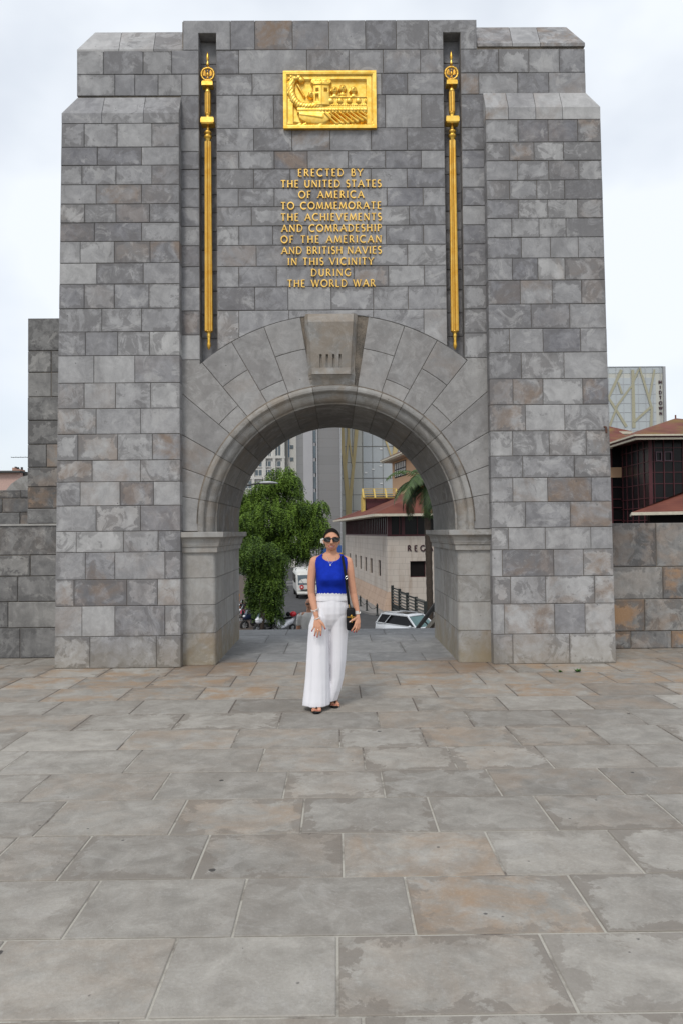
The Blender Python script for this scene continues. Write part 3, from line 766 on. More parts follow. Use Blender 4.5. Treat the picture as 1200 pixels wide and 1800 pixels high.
# relief panel: a modelled height field
x0, x1 = P_(499, 178), P_(660, 178); z1, z0 = AZ(580, 128, YC), AZ(580, 227.5, YC)
PW, PH = x1-x0, z1-z0
rel = thing('relief_panel', 'gilded rectangular relief of an oared galley above the inscription', 'relief', ((x0+x1)/2, YC, z0))
def seg(px, py, ax, ay, bx, by):
    dx, dy = bx-ax, by-ay; t = max(0, min(1, ((px-ax)*dx+(py-ay)*dy)/(dx*dx+dy*dy+1e-9)))
    return math.hypot(px-ax-t*dx, py-ay-t*dy), t
def dome(d, r): return math.sqrt(max(0, 1-(d/r)**2)) if d < r else 0
# panel coordinates: photo-like units 0..960 wide, 0..580 high (y down)
def hgt(u, v):
    h = 0.0
    # frame
    fr = min(u, 960-u, v, 580-v)
    if fr < 38: return .040 if 6 < fr < 32 else .034
    inner = (u > 100 and u < 860 and v > 75 and v < 545)
    base = 0.0 if inner else .026
    if 38 <= fr < 44: base = .012
    h = base
    # scooped upper right background
    def up(a): 
        nonlocal h
        if a > h: h = a
    # hull: band from stern to prow
    if u > 150:
        top = 250+105*math.exp(-((u-150)/90)**1.0) if u < 380 else 245
    pts = [(95, 75), (70, 130), (75, 210), (105, 280), (160, 335), (240, 350), (380, 345)]
    for (a, b), (c, d) in zip(pts, pts[1:]):
        dd, t = seg(u, v, a, b, c, d); up(.012+.030*dome(dd, 42)) if dd < 42 else None
        if dd < 42 and (int((u+v*.7)/16) % 2): h -= .002
    for cx, cy, r in ((80, 55, 24), (120, 70, 28), (160, 62, 30), (185, 85, 34), (60, 75, 18)):   # bird-headed stem post
        dd = math.hypot(u-cx, v-cy); up(.020+.026*dome(dd, r)) if dd < r else None
    dd, t = seg(u, v, 150, 130, 215, 245); up(.012+.014*dome(dd, 12)) if dd < 12 else None
    if u > 140 and u < 865 and 355 < v < 420: up(.030+.006*math.sin((v-355)/65*PI) - (.005 if 366 < v < 372 or 398 < v < 404 else 0))
    if 160 < u < 500 and 415 <= v < 540:                                   # ram and lower bow
        e = 1-((u-330)/190)**2
        if v < 420+110*max(0, e)**.5: up(.012+.022*dome(abs(v-440), 100))
    dd, t = seg(u, v, 175, 435, 400, 460); up(.020+.018*dome(dd, 20+8*t)) if dd < 20+8*t else None
    # rail with shields
    if 410 < u < 862 and 255 < v < 355:
        up(.026 if v > 266 else .034)
        for q in range(5):
            dd = math.hypot((u-(492+q*95)), (v-300)); up(.026+.016*dome(dd, 30)) if dd < 30 else None
        if 335 < v < 350 and int(u/11) % 2: up(.034)
    if 385 < u < 865 and 385 < v < 402 and int(u/18) % 2: up(.042)
    # oars
    for q in range(8):
        ax, ay = 425+q*56, 425; dd, t = seg(u, v, ax, ay, ax+135-q*5, 545-q*8); w = 10+13*t
        if u < 862 and dd < w: up(.018+.026*dome(dd, w))
    # tower with battlements
    if 305 < u < 480 and 95 < v < 345:
        k = abs(u-392)/88
        up(.030+.016*math.sqrt(max(0, 1-k*k)))
        if v < 145:
            up(.036+.018*math.sqrt(max(0, 1-(abs(u-392)/92)**2)))
            if v < 115 and int((u-300)/30) % 2: h = base
        for cx in (350, 440):
            if abs(u-cx) < 15 and 175 < v < 215: h = .016
        if abs(u-350) < 17 and 235 < v < 310: h = .016
        if abs(u-395) < 5: h += .004
    if 285 < u < 500 and 82 < v < 132 and math.hypot((u-392)/1.2, (v-110)*1.6) < 88: up(.044)
    # helmeted heads
    for cx, cy in ((530, 190), (615, 172), (725, 190), (285, 235)):
        dd = math.hypot((u-cx), (v-cy)*.85); up(.014+.034*dome(dd, 34)) if dd < 34 else None
        if abs(u-cx-4) < 9 and cy-4 < v < cy+26: h -= .012
        dd = abs(math.hypot(u-cx, v-cy-4)-36); up(.030) if dd < 6 and v < cy+10 else None
        dd = math.hypot((u-cx), (v-cy-62)*1.1); up(.016+.022*dome(dd, 34)) if dd < 34 and v < 262 else None
    # waves
    if v > 500: up(.014+.010*math.sin(u/28+v/14))
    return h
mb = MB(); nx, nz_ = 230, 140; vs = []; fs = []
for j in range(nz_+1):
    for i in range(nx+1):
        u, v = i/nx*960, j/nz_*580
        vs.append(Vector((-PW/2+PW*i/nx, -hgt(u, v)*1.35+.008, PH-PH*j/nz_)))
for j in range(nz_):
    for i in range(nx):
        a = j*(nx+1)+i; fs.append((a, a+nx+1, a+nx+2, a+1))
mb.sm = True; mb.add(vs, fs); mb.sm = False
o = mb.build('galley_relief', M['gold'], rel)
mb = MB(); t_ = .022
mb.box(-PW/2-.003, PW/2+.003, .03, .08, -.003, PH+.003)
for (a, b, c, d) in ((-PW/2-t_*.2, PW/2+t_*.2, -.004, .020), (-PW/2-t_*.2, PW/2+t_*.2, PH-.020, PH+.004)): mb.box(a, b, -.049, .02, c, d)
for (a, b) in ((-PW/2-.004, -PW/2+.018), (PW/2-.018, PW/2+.004)): mb.box(a, b, -.0485, .02, .0205, PH-.0205)
mb.build('frame', M['gold'], rel)

# ------------------------------------------------------------------ lettering
def arcp(cx, cy, rx, ry, a0, a1, n=10): return [(cx+rx*math.cos(R(a0+(a1-a0)*k/n)), cy+ry*math.sin(R(a0+(a1-a0)*k/n))) for k in range(n+1)]
FONT = {  # width, thick strokes, thin strokes, serif spots
 'A': (.86, [[(.43,1),(.84,0)]], [[(.43,1),(.04,0)], [(.18,.36),(.68,.36)]], [(.04,0),(.84,0)]),
 'B': (.62, [[(.10,0),(.10,1)]], [[(.10,1),(.30,1)]+arcp(.30,.76,.20,.24,90,-90)+[(.10,.52)], [(.10,.52),(.34,.52)]+arcp(.34,.26,.24,.26,90,-90)+[(.10,0)]], [(.10,0),(.10,1)]),
 'C': (.84, [arcp(.50,.5,.45,.5,50,310,18)], [], []),
 'D': (.80, [[(.10,0),(.10,1)]], [[(.10,1),(.28,1)]+arcp(.28,.5,.47,.5,90,-90,14)+[(.10,0)]], [(.10,0),(.10,1)]),
 'E': (.56, [[(.10,0),(.10,1)]], [[(.10,1),(.52,1)], [(.10,.52),(.44,.52)], [(.10,0),(.54,0)]], [(.10,0),(.10,1)]),
 'F': (.54, [[(.10,0),(.10,1)]], [[(.10,1),(.52,1)], [(.10,.52),(.44,.52)]], [(.10,0),(.10,1)]),
 'G': (.88, [arcp(.50,.5,.45,.5,50,320,18)], [[(.82,.42),(.82,.14)]], [(.80,.42)]),
 'H': (.80, [[(.10,0),(.10,1)], [(.70,0),(.70,1)]], [[(.10,.52),(.70,.52)]], [(.10,0),(.10,1),(.70,0),(.70,1)]),
 'I': (.24, [[(.12,0),(.12,1)]], [], [(.12,0),(.12,1)]),
 'K': (.70, [[(.10,0),(.10,1)], [(.26,.55),(.66,0)]], [[(.12,.42),(.60,1)]], [(.10,0),(.10,1),(.66,0)]),
 'L': (.56, [[(.10,0),(.10,1)]], [[(.10,0),(.54,0)]], [(.10,0),(.10,1)]),
 'M': (1.0, [[(.16,1),(.50,.08)], [(.84,1),(.92,0)]], [[(.16,1),(.06,0)], [(.50,.08),(.84,1)]], [(.06,0),(.92,0)]),
 'N': (.84, [[(.10,1),(.74,0)]], [[(.10,0),(.10,1)], [(.74,0),(.74,1)]], [(.10,0),(.74,1)]),
 'O': (.96, [arcp(.48,.5,.44,.5,0,360,24)], [], []),
 'P': (.58, [[(.10,0),(.10,1)]], [[(.10,1),(.28,1)]+arcp(.28,.74,.25,.26,90,-90)+[(.10,.48)]], [(.10,0),(.10,1)]),
 'R': (.68, [[(.10,0),(.10,1)], [(.30,.50),(.66,0)]], [[(.10,1),(.28,1)]+arcp(.28,.75,.23,.25,90,-90)+[(.10,.50)]], [(.10,0),(.10,1)]),
 'S': (.54, [arcp(.27,.75,.20,.25,40,250,10)+arcp(.27,.26,.22,.26,80,-140,10)], [], []),
 'T': (.68, [[(.34,0),(.34,1)]], [[(.02,1),(.66,1)]], [(.34,0)]),
 'U': (.78, [[(.10,1),(.10,.34)]+arcp(.39,.34,.29,.34,180,360,12)+[(.68,1)]], [], [(.10,1),(.68,1)]),
 'V': (.82, [[(.04,1),(.42,0)]], [[(.42,0),(.78,1)]], [(.04,1),(.78,1)]),
 'W': (1.16, [[(.04,1),(.34,0)], [(.58,1),(.86,0)]], [[(.34,0),(.58,1)], [(.86,0),(1.12,1)]], [(.04,1),(1.12,1)]),
 'Y': (.74, [[(.36,.48),(.36,0)]], [[(.03,1),(.36,.48)], [(.36,.48),(.70,1)]], [(.03,1),(.70,1),(.36,0)]),
}
def ribbon(mb, pts, w, y0, y1, mapf):
    n = len(pts); Lf = []; Rt = []
    for i in range(n):
        a = Vector(pts[max(0, i-1)]); b = Vector(pts[min(n-1, i+1)]); d = (b-a).normalized(); nn = Vector((-d.y, d.x))*w/2
        if 0 < i < n-1:
            d1 = (Vector(pts[i])-a).normalized(); d2 = (b-Vector(pts[i])).normalized(); c = max(.5, math.sqrt(max(.01, (1+d1.dot(d2))/2))); nn = nn/c
        p = Vector(pts[i]); Lf.append(p+nn); Rt.append(p-nn)
    vs = []
    for q in range(n):
        for P, y in ((Lf[q], y1), (Rt[q], y1), (Rt[q], y0), (Lf[q], y0)): vs.append(mapf(P.x, P.y, y))
    fs = []
    for q in range(n-1):
        a, b = q*4, q*4+4
        fs += [(a, a+1, b+1, b), (a+1, a+2, b+2, b+1), (a+2, a+3, b+3, b+2), (a+3, a, b, b+3)]
    fs += [(0, 3, 2, 1), ((n-1)*4, (n-1)*4+1, (n-1)*4+2, (n-1)*4+3)]
    mb.add(vs, fs)
def text_width(txt, h, sp, wsp): return sum((FONT[c][0]*h+sp*h) if c != ' ' else wsp*h for c in txt)-sp*h
def letters(mb, txt, h, width, mapf, depth=.02, thick=.15, thin=.10, serif=True, sp=.2, wsp=.55):
    base = text_width(txt, h, 0, 0)+0
    nsp = len(txt.replace(' ', ''))-1; nw = txt.count(' ')
    if width: 
        free = (width-base); unit = free/(nsp+nw*2.6) if nsp else 0; spv = unit; wv_ = unit*2.6
    else: spv, wv_ = sp*h, wsp*h
    x = -(width or text_width(txt, h, sp, wsp))/2
    for c in txt:
        if c == ' ': x += wv_; continue
        w, th, tn, se = FONT[c]; k = 0
        for stx, ww in ((th, thick), (tn, thin)):
            for st in stx:
                k += 1
                ribbon(mb, [(x+p[0]*h, p[1]*h) for p in st], ww*h, 0, depth-k*.0006, mapf)
        if serif:
            for (sx, sy) in se:
                k += 1; e = .035
                yy = (sy-(e if sy > .5 else -e))*h
                ribbon(mb, [(x+(sx-.13)*h, yy), (x+(sx+.13)*h, yy)], .07*h, 0, depth-k*.0006, mapf)
        x += w*h+spv
LN = [('ERECTED BY', 303.5, 524, 637), ('THE UNITED STATES', 323, 494, 669.5), ('OF AMERICA', 342, 525, 639), ('TO COMMEMORATE', 361.5, 494, 669.5), ('THE ACHIEVEMENTS', 381.5, 494, 670),
      ('AND COMRADESHIP', 401, 495, 670), ('OF THE AMERICAN', 420.5, 494, 670), ('AND BRITISH NAVIES', 440, 495, 670), ('IN THIS VICINITY', 459.5, 506, 656), ('DURING', 479, 547, 616), ('THE WORLD WAR', 498, 505.5, 659)]
ins = thing('inscription', 'gilded capital letters of a dedication in eleven lines on the grey wall', 'inscription', (P_(582, 400), YC, zc(505)))
for txt, y, xa, xb in LN:
    Yl = YC-.004
    za, zb = AZ(582, y+6.0, Yl)-zc(505), AZ(582, y-6.0, Yl)-zc(505)
    cxp = (AX(xa, y, Yl)+AX(xb, y, Yl))/2 - P_(582, 400)
    mb = MB(); hh = zb-za
    mf = lambda a, b, d: Vector((cxp+a, .004-d, za+b))
    letters(mb, txt, hh, AX(xb, y, Yl)-AX(xa, y, Yl), mf, .024, .15, .10)
    mb.build('text_line', M['dullgold'], ins)

# ------------------------------------------------------------------ pavement
GY = lambda y: (lambda d: d.y/-d.z*CAMZ)(_f*FPX + _u*(900-y))                  # distance of the ground at a photo row
def gx(px, py):
    d = _f*FPX + _r*(px-600) + _u*(900-py); k = CAMZ/-d.z; return d.x*k
flat = lambda z: (lambda a, b, d: Vector((a, b, z+d)))
mb = MB()
PR = [(1162.5, 1186, [95,197,307,375,447,520,655,797,867,900,967,1080]), (1186, 1205.5, [32,145,272,412,560,700,847,962,1077,1177]), (1205.5, 1227.5, [97,225,356,487,633,765,902,1045,1185]),
      (1227.5, 1251.5, [102,245,410,550,730,885,1035,1182]), (1251.5, 1280, [150,316,492,665,825,990,1127]), (1280, 1314, [35,227,415,597,745,905,1057,1190]),
      (1314, 1355, [30,237,460,640,795,960,1137]), (1355, 1402.5, [70,287,502,673,870,1080]), (1402.5, 1464, [95,315,532,762,962,1180]),
      (1464, 1542, [0,135,355,603,872,1105]), (1542, 1645, [147,422,721,1035]), (1645, 1787, [-40,287,593,985])]
XW = 9.0
def prow(Ya, Yb, xs, warmf, spec=()):
    """Ya far edge, Yb near edge"""
    L_ = [xs[0]-random.uniform(.6, 1.0)]
    while L_[0] > -XW: L_.insert(0, L_[0]-random.uniform(.75, 1.1))
    R_ = [xs[-1]+random.uniform(.6, 1.0)]
    while R_[-1] < XW: R_.append(R_[-1]+random.uniform(.75, 1.1))
    al = L_+xs+R_
    for a, b in zip(al, al[1:]):
        j = random.uniform(-.003, .003)
        w_ = warmf()
        for (xx, ww) in spec:
            if abs(xx-a) < .02: w_ = ww
        stone(mb, [(a, Yb), (b, Yb+j*0), (b, Ya), (a, Ya)], flat(0), .05, gap=.0055, bev=.004, tone=min(1, max(0, random.gauss(.5, .28))), warm=w_, wob=.0012)
for i, (ya, yb, js) in enumerate(PR):
    ym = (ya+yb)/2
    w = (lambda: random.choice([.35, .6, 1., 1., .8])) if i < 3 else ((lambda: random.choice([0, 0, .1, .35])) if i < 7 else (lambda: random.choice([0, 0, 0, .05, .22])))
    SPW = {8: ((315, .55), (962, .2)), 9: ((603, .6),), 10: ((721, .85),), 11: ((593, .25),), 7: ((70, .25), (870, .3)), 6: ((460, .35), (795, .3)), 5: ((227, .5), (745, .5))}
    prow(GY(ya), GY(yb), [gx(q, ym) for q in js], w, [(gx(q, ym), ww) for q, ww in SPW.get(i, ())])
Yn = GY(1787)
while Yn > -4.5:
    d = random.uniform(.45, .5); prow(Yn, Yn-d, [random.uniform(-1, -.6), random.uniform(-.1, .3), random.uniform(.8, 1.2)], lambda: random.choice([0, 0, .2])); Yn -= d
# strips beside the arch, out to the parapets
YE = GY(1162.5)
for (xa, xb) in ((-XW, -3.34), (3.34, XW)):
    Yq = YE
    while Yq < 10.0:
        Y2 = Yq+.42; x = xa
        while x < xb:
            x2 = min(xb, x+random.uniform(.7, 1.1)); stone(mb, [(x, Yq), (x2, Yq), (x2, Y2), (x, Y2)], flat(0), .05, gap=.0055, warm=random.choice([0, .2, .5]), wob=.001); x = x2
        Yq = Y2
mb.m = 1; mb.box(-XW-1, XW+1, -5, 10.1, -.4, -.005)
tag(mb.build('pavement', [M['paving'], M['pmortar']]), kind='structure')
# smooth slabs under the arch and on the landing
mb = MB(); YEND = 12.2
for (Ya, Yb_, js) in ((YE+.0, 9.75, [-1.0, -.28, .42, 1.1]), (9.75, 10.75, [-.7, .1, .9]), (10.75, 11.5, [-1.05, -.3, .5, 1.15]), (11.5, YEND, [-.8, -.05, .75])):
    xs = [-1.9 if Yb_ < 11.4 else -2.6]+js+[1.9 if Yb_ < 11.4 else 2.6]
    for a, b in zip(xs, xs[1:]): stone(mb, [(a, Ya), (b, Ya), (b, Yb_), (a, Yb_)], flat(.004), .05, gap=.003, wob=.0008, warm=0)
mb.m = 1; mb.box(-3.5, 3.5, 8.9, YEND-.01, -4.4, -.004)
mb.m = 0; mb.cur = (.4, 0, .2); mb.box(-3.5, 3.5, YEND-.0095, YEND+.02, -4.4, -.06)
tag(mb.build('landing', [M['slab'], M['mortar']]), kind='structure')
# stairs down to the street
mb = MB(); nst = 26; tr = .34; ri_ = 4.4/nst
for k in range(nst):
    mb.cur = (random.random(), 0, random.random()); mb.box(-2.6, 2.1+.02*k, YEND+.02+k*tr, YEND+.02+(k+1)*tr+.02, -4.6, -(k+1)*ri_)
tag(mb.build('stairs', [M['slab']]), kind='structure')

# ------------------------------------------------------------------ parapet walls beside the arch
def course_wall(name, label, x0, x1, Y, rows, zf, thick, warmf, cat='wall', z_base=0., wall_mat='wall', tonef=None):
    mb = MB()
    for (ya, yb, js) in rows:
        z1, z0 = zf(ya), max(z_base, zf(yb)) if yb is not None else z_base
        xs = [x0]+js+[x1]
        for a, b in zip(xs, xs[1:]):
            w = warmf(a, z0); stone(mb, [(a, z0), (b, z0), (b, z1), (a, z1)], front(Y), thick, warm=w, gap=.004, bev=.008, wob=.005, tone=tonef() if tonef else None)
    mb.m = 1; mb.box(x0+.01, x1-.01, Y+.013, Y+thick-.01, z_base, zf(rows[0][0])-.013)
    return tag(mb.build(name, [M[wall_mat], M['mortar']]), label, cat)
Yl = 9.63
zl = lambda y: AZ(50, y, Yl); X = lambda q, y: AX(q, y, Yl)
def more(js, xe, sgn, st=.95):
    js = list(js); x = js[0] if sgn < 0 else js[-1]
    while (x-xe)*sgn < -st*.8 if sgn > 0 else x-xe > st*.8:
        x += sgn*random.uniform(.75, 1.1)*st; js.insert(0, x) if sgn < 0 else js.append(x)
    return [q for q in js if abs(q-xe) > .2]
course_wall('stone_wall', 'low weathered stone parapet running out to the left of the arch', -8.5, -3.2, Yl,
    [(923.5,976,more([X(-60,950)], -8.5, -1)), (976,1013,more([X(53,995)], -8.5, -1)), (1013,1058,more([X(31,1035)], -8.5, -1)), (1058,1104,more([X(14,1080)], -8.5, -1)), (1104,None,more([X(35,1125)], -8.5, -1))],
    zl, .7, lambda a, z: random.random()**5*.5)
mb = MB(); mb.cur = (.9, 0, .4); zt1 = AZ(50, 922.5, Yl); mb.box(-8.5, -3.2, Yl-.015, Yl+.72, zt1-.012, zt1+.012); c_ = mb.build('ledge', M['pale']); c_.parent = bpy.data.objects['stone_wall']
Yr = 9.9
zr = lambda y: AZ(1140, y, Yr); X2 = lambda q, y: AX(q, y, Yr)
o = course_wall('stone_wall', 'low parapet with patchy orange-brown blocks running out to the right of the arch', 3.2, 8.8, Yr,
    [(919,996.5,more([X2(1153,950)], 8.8, 1)), (996.5,1053.5,more([X2(1165,1025)], 8.8, 1)), (1053.5,1109.6,more([X2(1132.5,1080)], 8.8, 1)), (1109.6,None,more([X2(1108.5,1130), X2(1180,1130)], 8.8, 1))],
    zr, .6, lambda a, z: 1.0 if (a > X2(1160, 1000) and .5 < z < 1.15 and a < X2(1170, 1000)) or (z < .25 and (a < 3.3 or X2(1176, 1130) < a < 4.6)) else random.choice([.0, .12, .3]))
# tall pilaster on the left wall
Yq = 9.75; zq = lambda y: AZ(72, y, Yq); Xq = lambda q, y: AX(q, y, Yq)
xa, xb = Xq(48, 740), Xq(120, 740)
course_wall('stone_pillar', 'short square stone pillar left of the arch standing on the parapet', xa, xb, Yq,
    [(558.5,616.5,[]), (616.5,654.5,[Xq(90,635)]), (654.5,697.5,[Xq(90,675)]), (697.5,739,[]), (739,781,[]), (781,821.5,[Xq(82,800)]), (821.5,856,[]), (856,894,[]), (894,922.3,[])],
    zq, 1.2, lambda a, z: .0 if z > 2.9 else random.choice([.0, .25, .5]), 'pillar', AZ(50, 922.4, Yl)+.013, tonef=lambda: random.uniform(.2, .6))
# rear wall behind the left parapet
Yw = 12.6; zw = lambda y: AZ(20, y, Yw); Xw = lambda q, y: AX(q, y, Yw)
course_wall('rear_wall', 'blackened old stone wall with a sloping top behind the left parapet', Xw(-300, 880), Xw(60, 880), Yw,
    [(861,876,[Xw(-200,880), Xw(-100,880), Xw(36,880)]), (876,901,[Xw(-150,890), Xw(-60,890), Xw(4,890)]), (901,923,[Xw(-180,900), Xw(-90,900), Xw(35,900)]), (923,960,[Xw(-80,940)])], zw, .8, lambda a, z: random.random()**4*.4, 'wall', -4.4, tonef=lambda: random.uniform(0, .4))
Yg = 13.6; gp = [(7, 866), (20, 850), (38, 838), (47, 836), (60, 832), (60, 866)]
mb = MB(); pts = [at(x, y, Yg) for x, y in gp]; vs = pts+[p+Vector((0, .6, 0)) for p in pts]; n = len(pts)
mb.cur = (.6, 0, .33); mb.add(vs, [tuple(range(n)), tuple(range(2*n-1, n-1, -1))]+[(k, (k+1) % n, n+(k+1) % n, n+k) for k in range(n)])
mb.box(pts[0].x, pts[-1].x, Yg, Yg+.6, -4.4, pts[0].z+.001)
tag(mb.build('sloping_wall', [M['pale']]), 'plain grey wall with a slanting top edge behind the blackened wall', 'wall')
# two little weeds in the paving joint
for (q, yy, sc, lab) in ((989, 1183.5, .022, 'smaller green weed sprouting from the paving joint by the right pillar'), (1021, 1182.5, .034, 'larger green weed sprouting from the paving joint by the right pillar')):
    Yv = GY(1186); xv = gx(q, 1185); mb = MB()
    for k in range(26):
        a = random.uniform(0, 2*PI); l_ = 1.35*sc*random.uniform(.6, 1.3); t = Vector((math.cos(a)*l_, math.sin(a)*l_*.6, l_*random.uniform(.3, .9))); s_ = Vector((-math.sin(a), math.cos(a), 0))*l_*.3
        mb.add([Vector((0, 0, 0)), t*.6+s_, t, t*.6-s_], [(0, 1, 2, 3)])
    o = mb.build('weed', M['weed']); o.location = (xv, Yv, 0); tag(o, lab, 'weed', 'weeds in the paving joints')

#==BACKGROUND==
# ------------------------------------------------------------------ street level behind the arch
SZ = -4.4
def gs(px, py):                                   # point of the street seen at a photo pixel
    d = _f*FPX + _r*(px-600) + _u*(900-py); k = (CAMZ-SZ)/-d.z; return Vector((d.x*k, d.y*k, SZ))
SA = R(5.97)                                       # the street runs away slightly to the left
rot_s = Matrix.Rotation(SA, 3, 'Z')
mb = MB(); mb.box(-900, 900, 12.3, 2500, SZ-.5, SZ-.012); mb.box(-900, 900, -300, 12.3, SZ-.5, SZ-.02)
tag(mb.build('ground', M['land']), kind='structure')
def ribbon_ground(name, pts, mat, z0, z1, kind='structure'):
    mb = MB(); n = len(pts); vs = [Vector((x, y, z1)) for x, y in pts]+[Vector((x, y, z0)) for x, y in pts]
    mb.add(vs, [tuple(range(n))]+[(k, (k+1) % n, n+(k+1) % n, n+k) for k in range(n)])
    return tag(mb.build(name, mat), kind=kind)
def sx(u, v): p = Vector((3.77, 55, 0)) + rot_s @ Vector((u, v, 0)); return (p.x, p.y)
ribbon_ground('road', [sx(-12.5, -40), sx(40, -40), sx(40, -9), sx(60, 45), sx(60, 160), sx(-60, 160), sx(-60, 55), sx(-8.9, 50)], M['asphalt'], SZ-.1, SZ)
ribbon_ground('sidewalk', [sx(-15.5, -42), sx(-9.8, -42), sx(-8.6, 48), sx(-60, 50), sx(-60, -42)], M['walk'], SZ-.1, SZ+.13)
mb = MB(); a = Vector((*sx(-9.8, -42), SZ+.07)); b = Vector((*sx(-8.6, 48), SZ+.07)); mb.bar(a, b, .16, .15); tag(mb.build('kerb', M['kerb']), kind='structure')
ribbon_ground('sidewalk', [sx(40, -5.5), sx(6, -4.2), sx(0.2, -3.4), sx(-1.6, -1.5), sx(-2.2, 2), sx(-2.2, 36), sx(40, 36)], M['kerb'], SZ-.1, SZ+.14)
mb = MB()
for (a, b, w) in ((sx(-8.4, 30), sx(-2.6, 30.5), .28), (sx(-8.3, 35), sx(-2.6, 35.5), .28)):
    mb.bar(Vector((*a, SZ+.005)), Vector((*b, SZ+.005)), w, .006)
tag(mb.build('road_marking', M['paint']), kind='structure')
# far side of the junction: a low pale wall
mb = MB(); a, b = gs(425, 986), gs(610, 983); mb.bar(a+Vector((0, 0, .5)), b+Vector((0, 0, .5)), .4, 1.0)
tag(mb.build('low_wall', M['regal']), 'low pale boundary wall across the far end of the street under the trees', 'wall')

# --- beige stone corner building with red roof and sign
B = thing('corner_building', 'beige stone office building with red tiled roof and dark lettering on its blank wall', 'building', (3.77, 55, SZ), SA)
E0 = 5.62
mb = MB(); W_, D_ = 16.0, 27.0
# left face with slit window openings
sl_v = [3.7, 8.0, 11.3, 14.6, 18.3, 22.7]; hw = .60; zw0, zw1 = 2.46, 3.72
ys = [0]; 
for v in sl_v: ys += [v-hw, v+hw]
ys.append(D_)
for i in range(len(ys)-1):
    if i % 2 == 0: mb.add([Vector((0, ys[i], 0)), Vector((0, ys[i+1], 0)), Vector((0, ys[i+1], E0)), Vector((0, ys[i], E0))], [(0, 3, 2, 1)])
    else:
        for (a, b) in ((0, zw0), (zw1, E0)): mb.add([Vector((0, ys[i], a)), Vector((0, ys[i+1], a)), Vector((0, ys[i+1], b)), Vector((0, ys[i], b))], [(0, 3, 2, 1)])
        y0_, y1_ = ys[i], ys[i+1]; d = .22
        for q in (((0,y0_,zw0),(d,y0_,zw0),(d,y0_,zw1),(0,y0_,zw1)), ((0,y1_,zw0),(d,y1_,zw0),(d,y1_,zw1),(0,y1_,zw1)), ((0,y0_,zw0),(d,y0_,zw0),(d,y1_,zw0),(0,y1_,zw0)), ((0,y0_,zw1),(d,y0_,zw1),(d,y1_,zw1),(0,y1_,zw1))):
            mb.add([Vector(p) for p in q], [(0, 1, 2, 3)])
# right face with square window
u0, u1, q0, q1 = 1.71, 2.9, 2.55, 3.76
for (a, b, c, d) in ((0, u0, 0, E0), (u1, W_, 0, E0), (u0, u1, 0, q0), (u0, u1, q1, E0)):
    mb.add([Vector((a, 0, c)), Vector((b, 0, c)), Vector((b, 0, d)), Vector((a, 0, d))], [(0, 1, 2, 3)])
for q in (((u0,0,q0),(u0,.25,q0),(u0,.25,q1),(u0,0,q1)), ((u1,0,q0),(u1,.25,q0),(u1,.25,q1),(u1,0,q1)), ((u0,0,q0),(u0,.25,q0),(u1,.25,q0),(u1,0,q0)), ((u0,0,q1),(u0,.25,q1),(u1,.25,q1),(u1,0,q1))):
    mb.add([Vector(p) for p in q], [(0, 1, 2, 3)])
mb.add([Vector((0, 0, E0)), Vector((W_, 0, E0)), Vector((W_, D_, E0)), Vector((0, D_, E0))], [(0, 1, 2, 3)])
mb.add([Vector((0, D_, 0)), Vector((W_, D_, 0)), Vector((W_, D_, E0)), Vector((0, D_, E0))], [(0, 1, 2, 3)])
mb.build('wall', M['regal'], B)
for v in sl_v:
    w = MB(); w.box(.1, .14, v-hw, v+hw, zw0, zw1); o = w.build('window', M['void'], B)
    w = MB(); w.bar((.09, v, zw0), (.09, v, zw1), .03); w.build('window_bar', M['maroon'], o)
w = MB(); w.box(u0, u1, .22, .26, q0, q1); o = w.build('window', M['void'], B)
w = MB(); e = .05
for (a, b) in (((u0+e/2, .20, q0), (u0+e/2, .20, q1)), ((u1-e/2, .20, q0), (u1-e/2, .20, q1)), ((u0, .20, q0+e/2), (u1, .20, q0+e/2)), ((u0, .20, q1-e/2), (u1, .20, q1-e/2))): w.bar(a, b, e)
w.build('window_frame', M['maroon'], o)
# battered pink plinth
mb = MB(); pz = 1.5
mb.add([Vector(p) for p in ((-.45,-.35,0),(-.02,-.02,pz),(-.02,D_,pz),(-.45,D_,0),(.38,-.02,pz),(.95,-.35,0))], [(0,1,2,3),(0,5,4,1)])
mb.build('plinth', M['pinkclad'], B)
mb = MB(); letters(mb, 'REGAL HOUSE', .40, 5.6, lambda a, b, d: Vector((1.53+2.8+a, -.01-d, 4.52+b)), .05, .22, .19, False); mb.build('lettering', M['letter'], B)
# glazed storey
GZ = 7.12
mb = MB(); mb.box(.12, W_, .12, D_, E0+.002, GZ); gl = mb.build('window_band', M['darkglass'], B)
mb = MB(); k = 0
v = .06
while v < D_: mb.box(.05, .12, v-.035, v+.035, E0+.01, GZ); v += .92
u = .95
while u < W_: mb.box(u-.035, u+.035, .05, .12, E0+.01, GZ); u += 1.35
mb.box(.03, .34, .03, .34, E0+.01, GZ); mb.box(1.1, 1.35, .045, .14, E0+.01, GZ)
mb.box(.02, W_, .02, .11, E0+.004, E0+.13); mb.box(.02, .11, .11, D_, E0+.004, E0+.13)
mb.build('mullions', M['maroon'], gl)
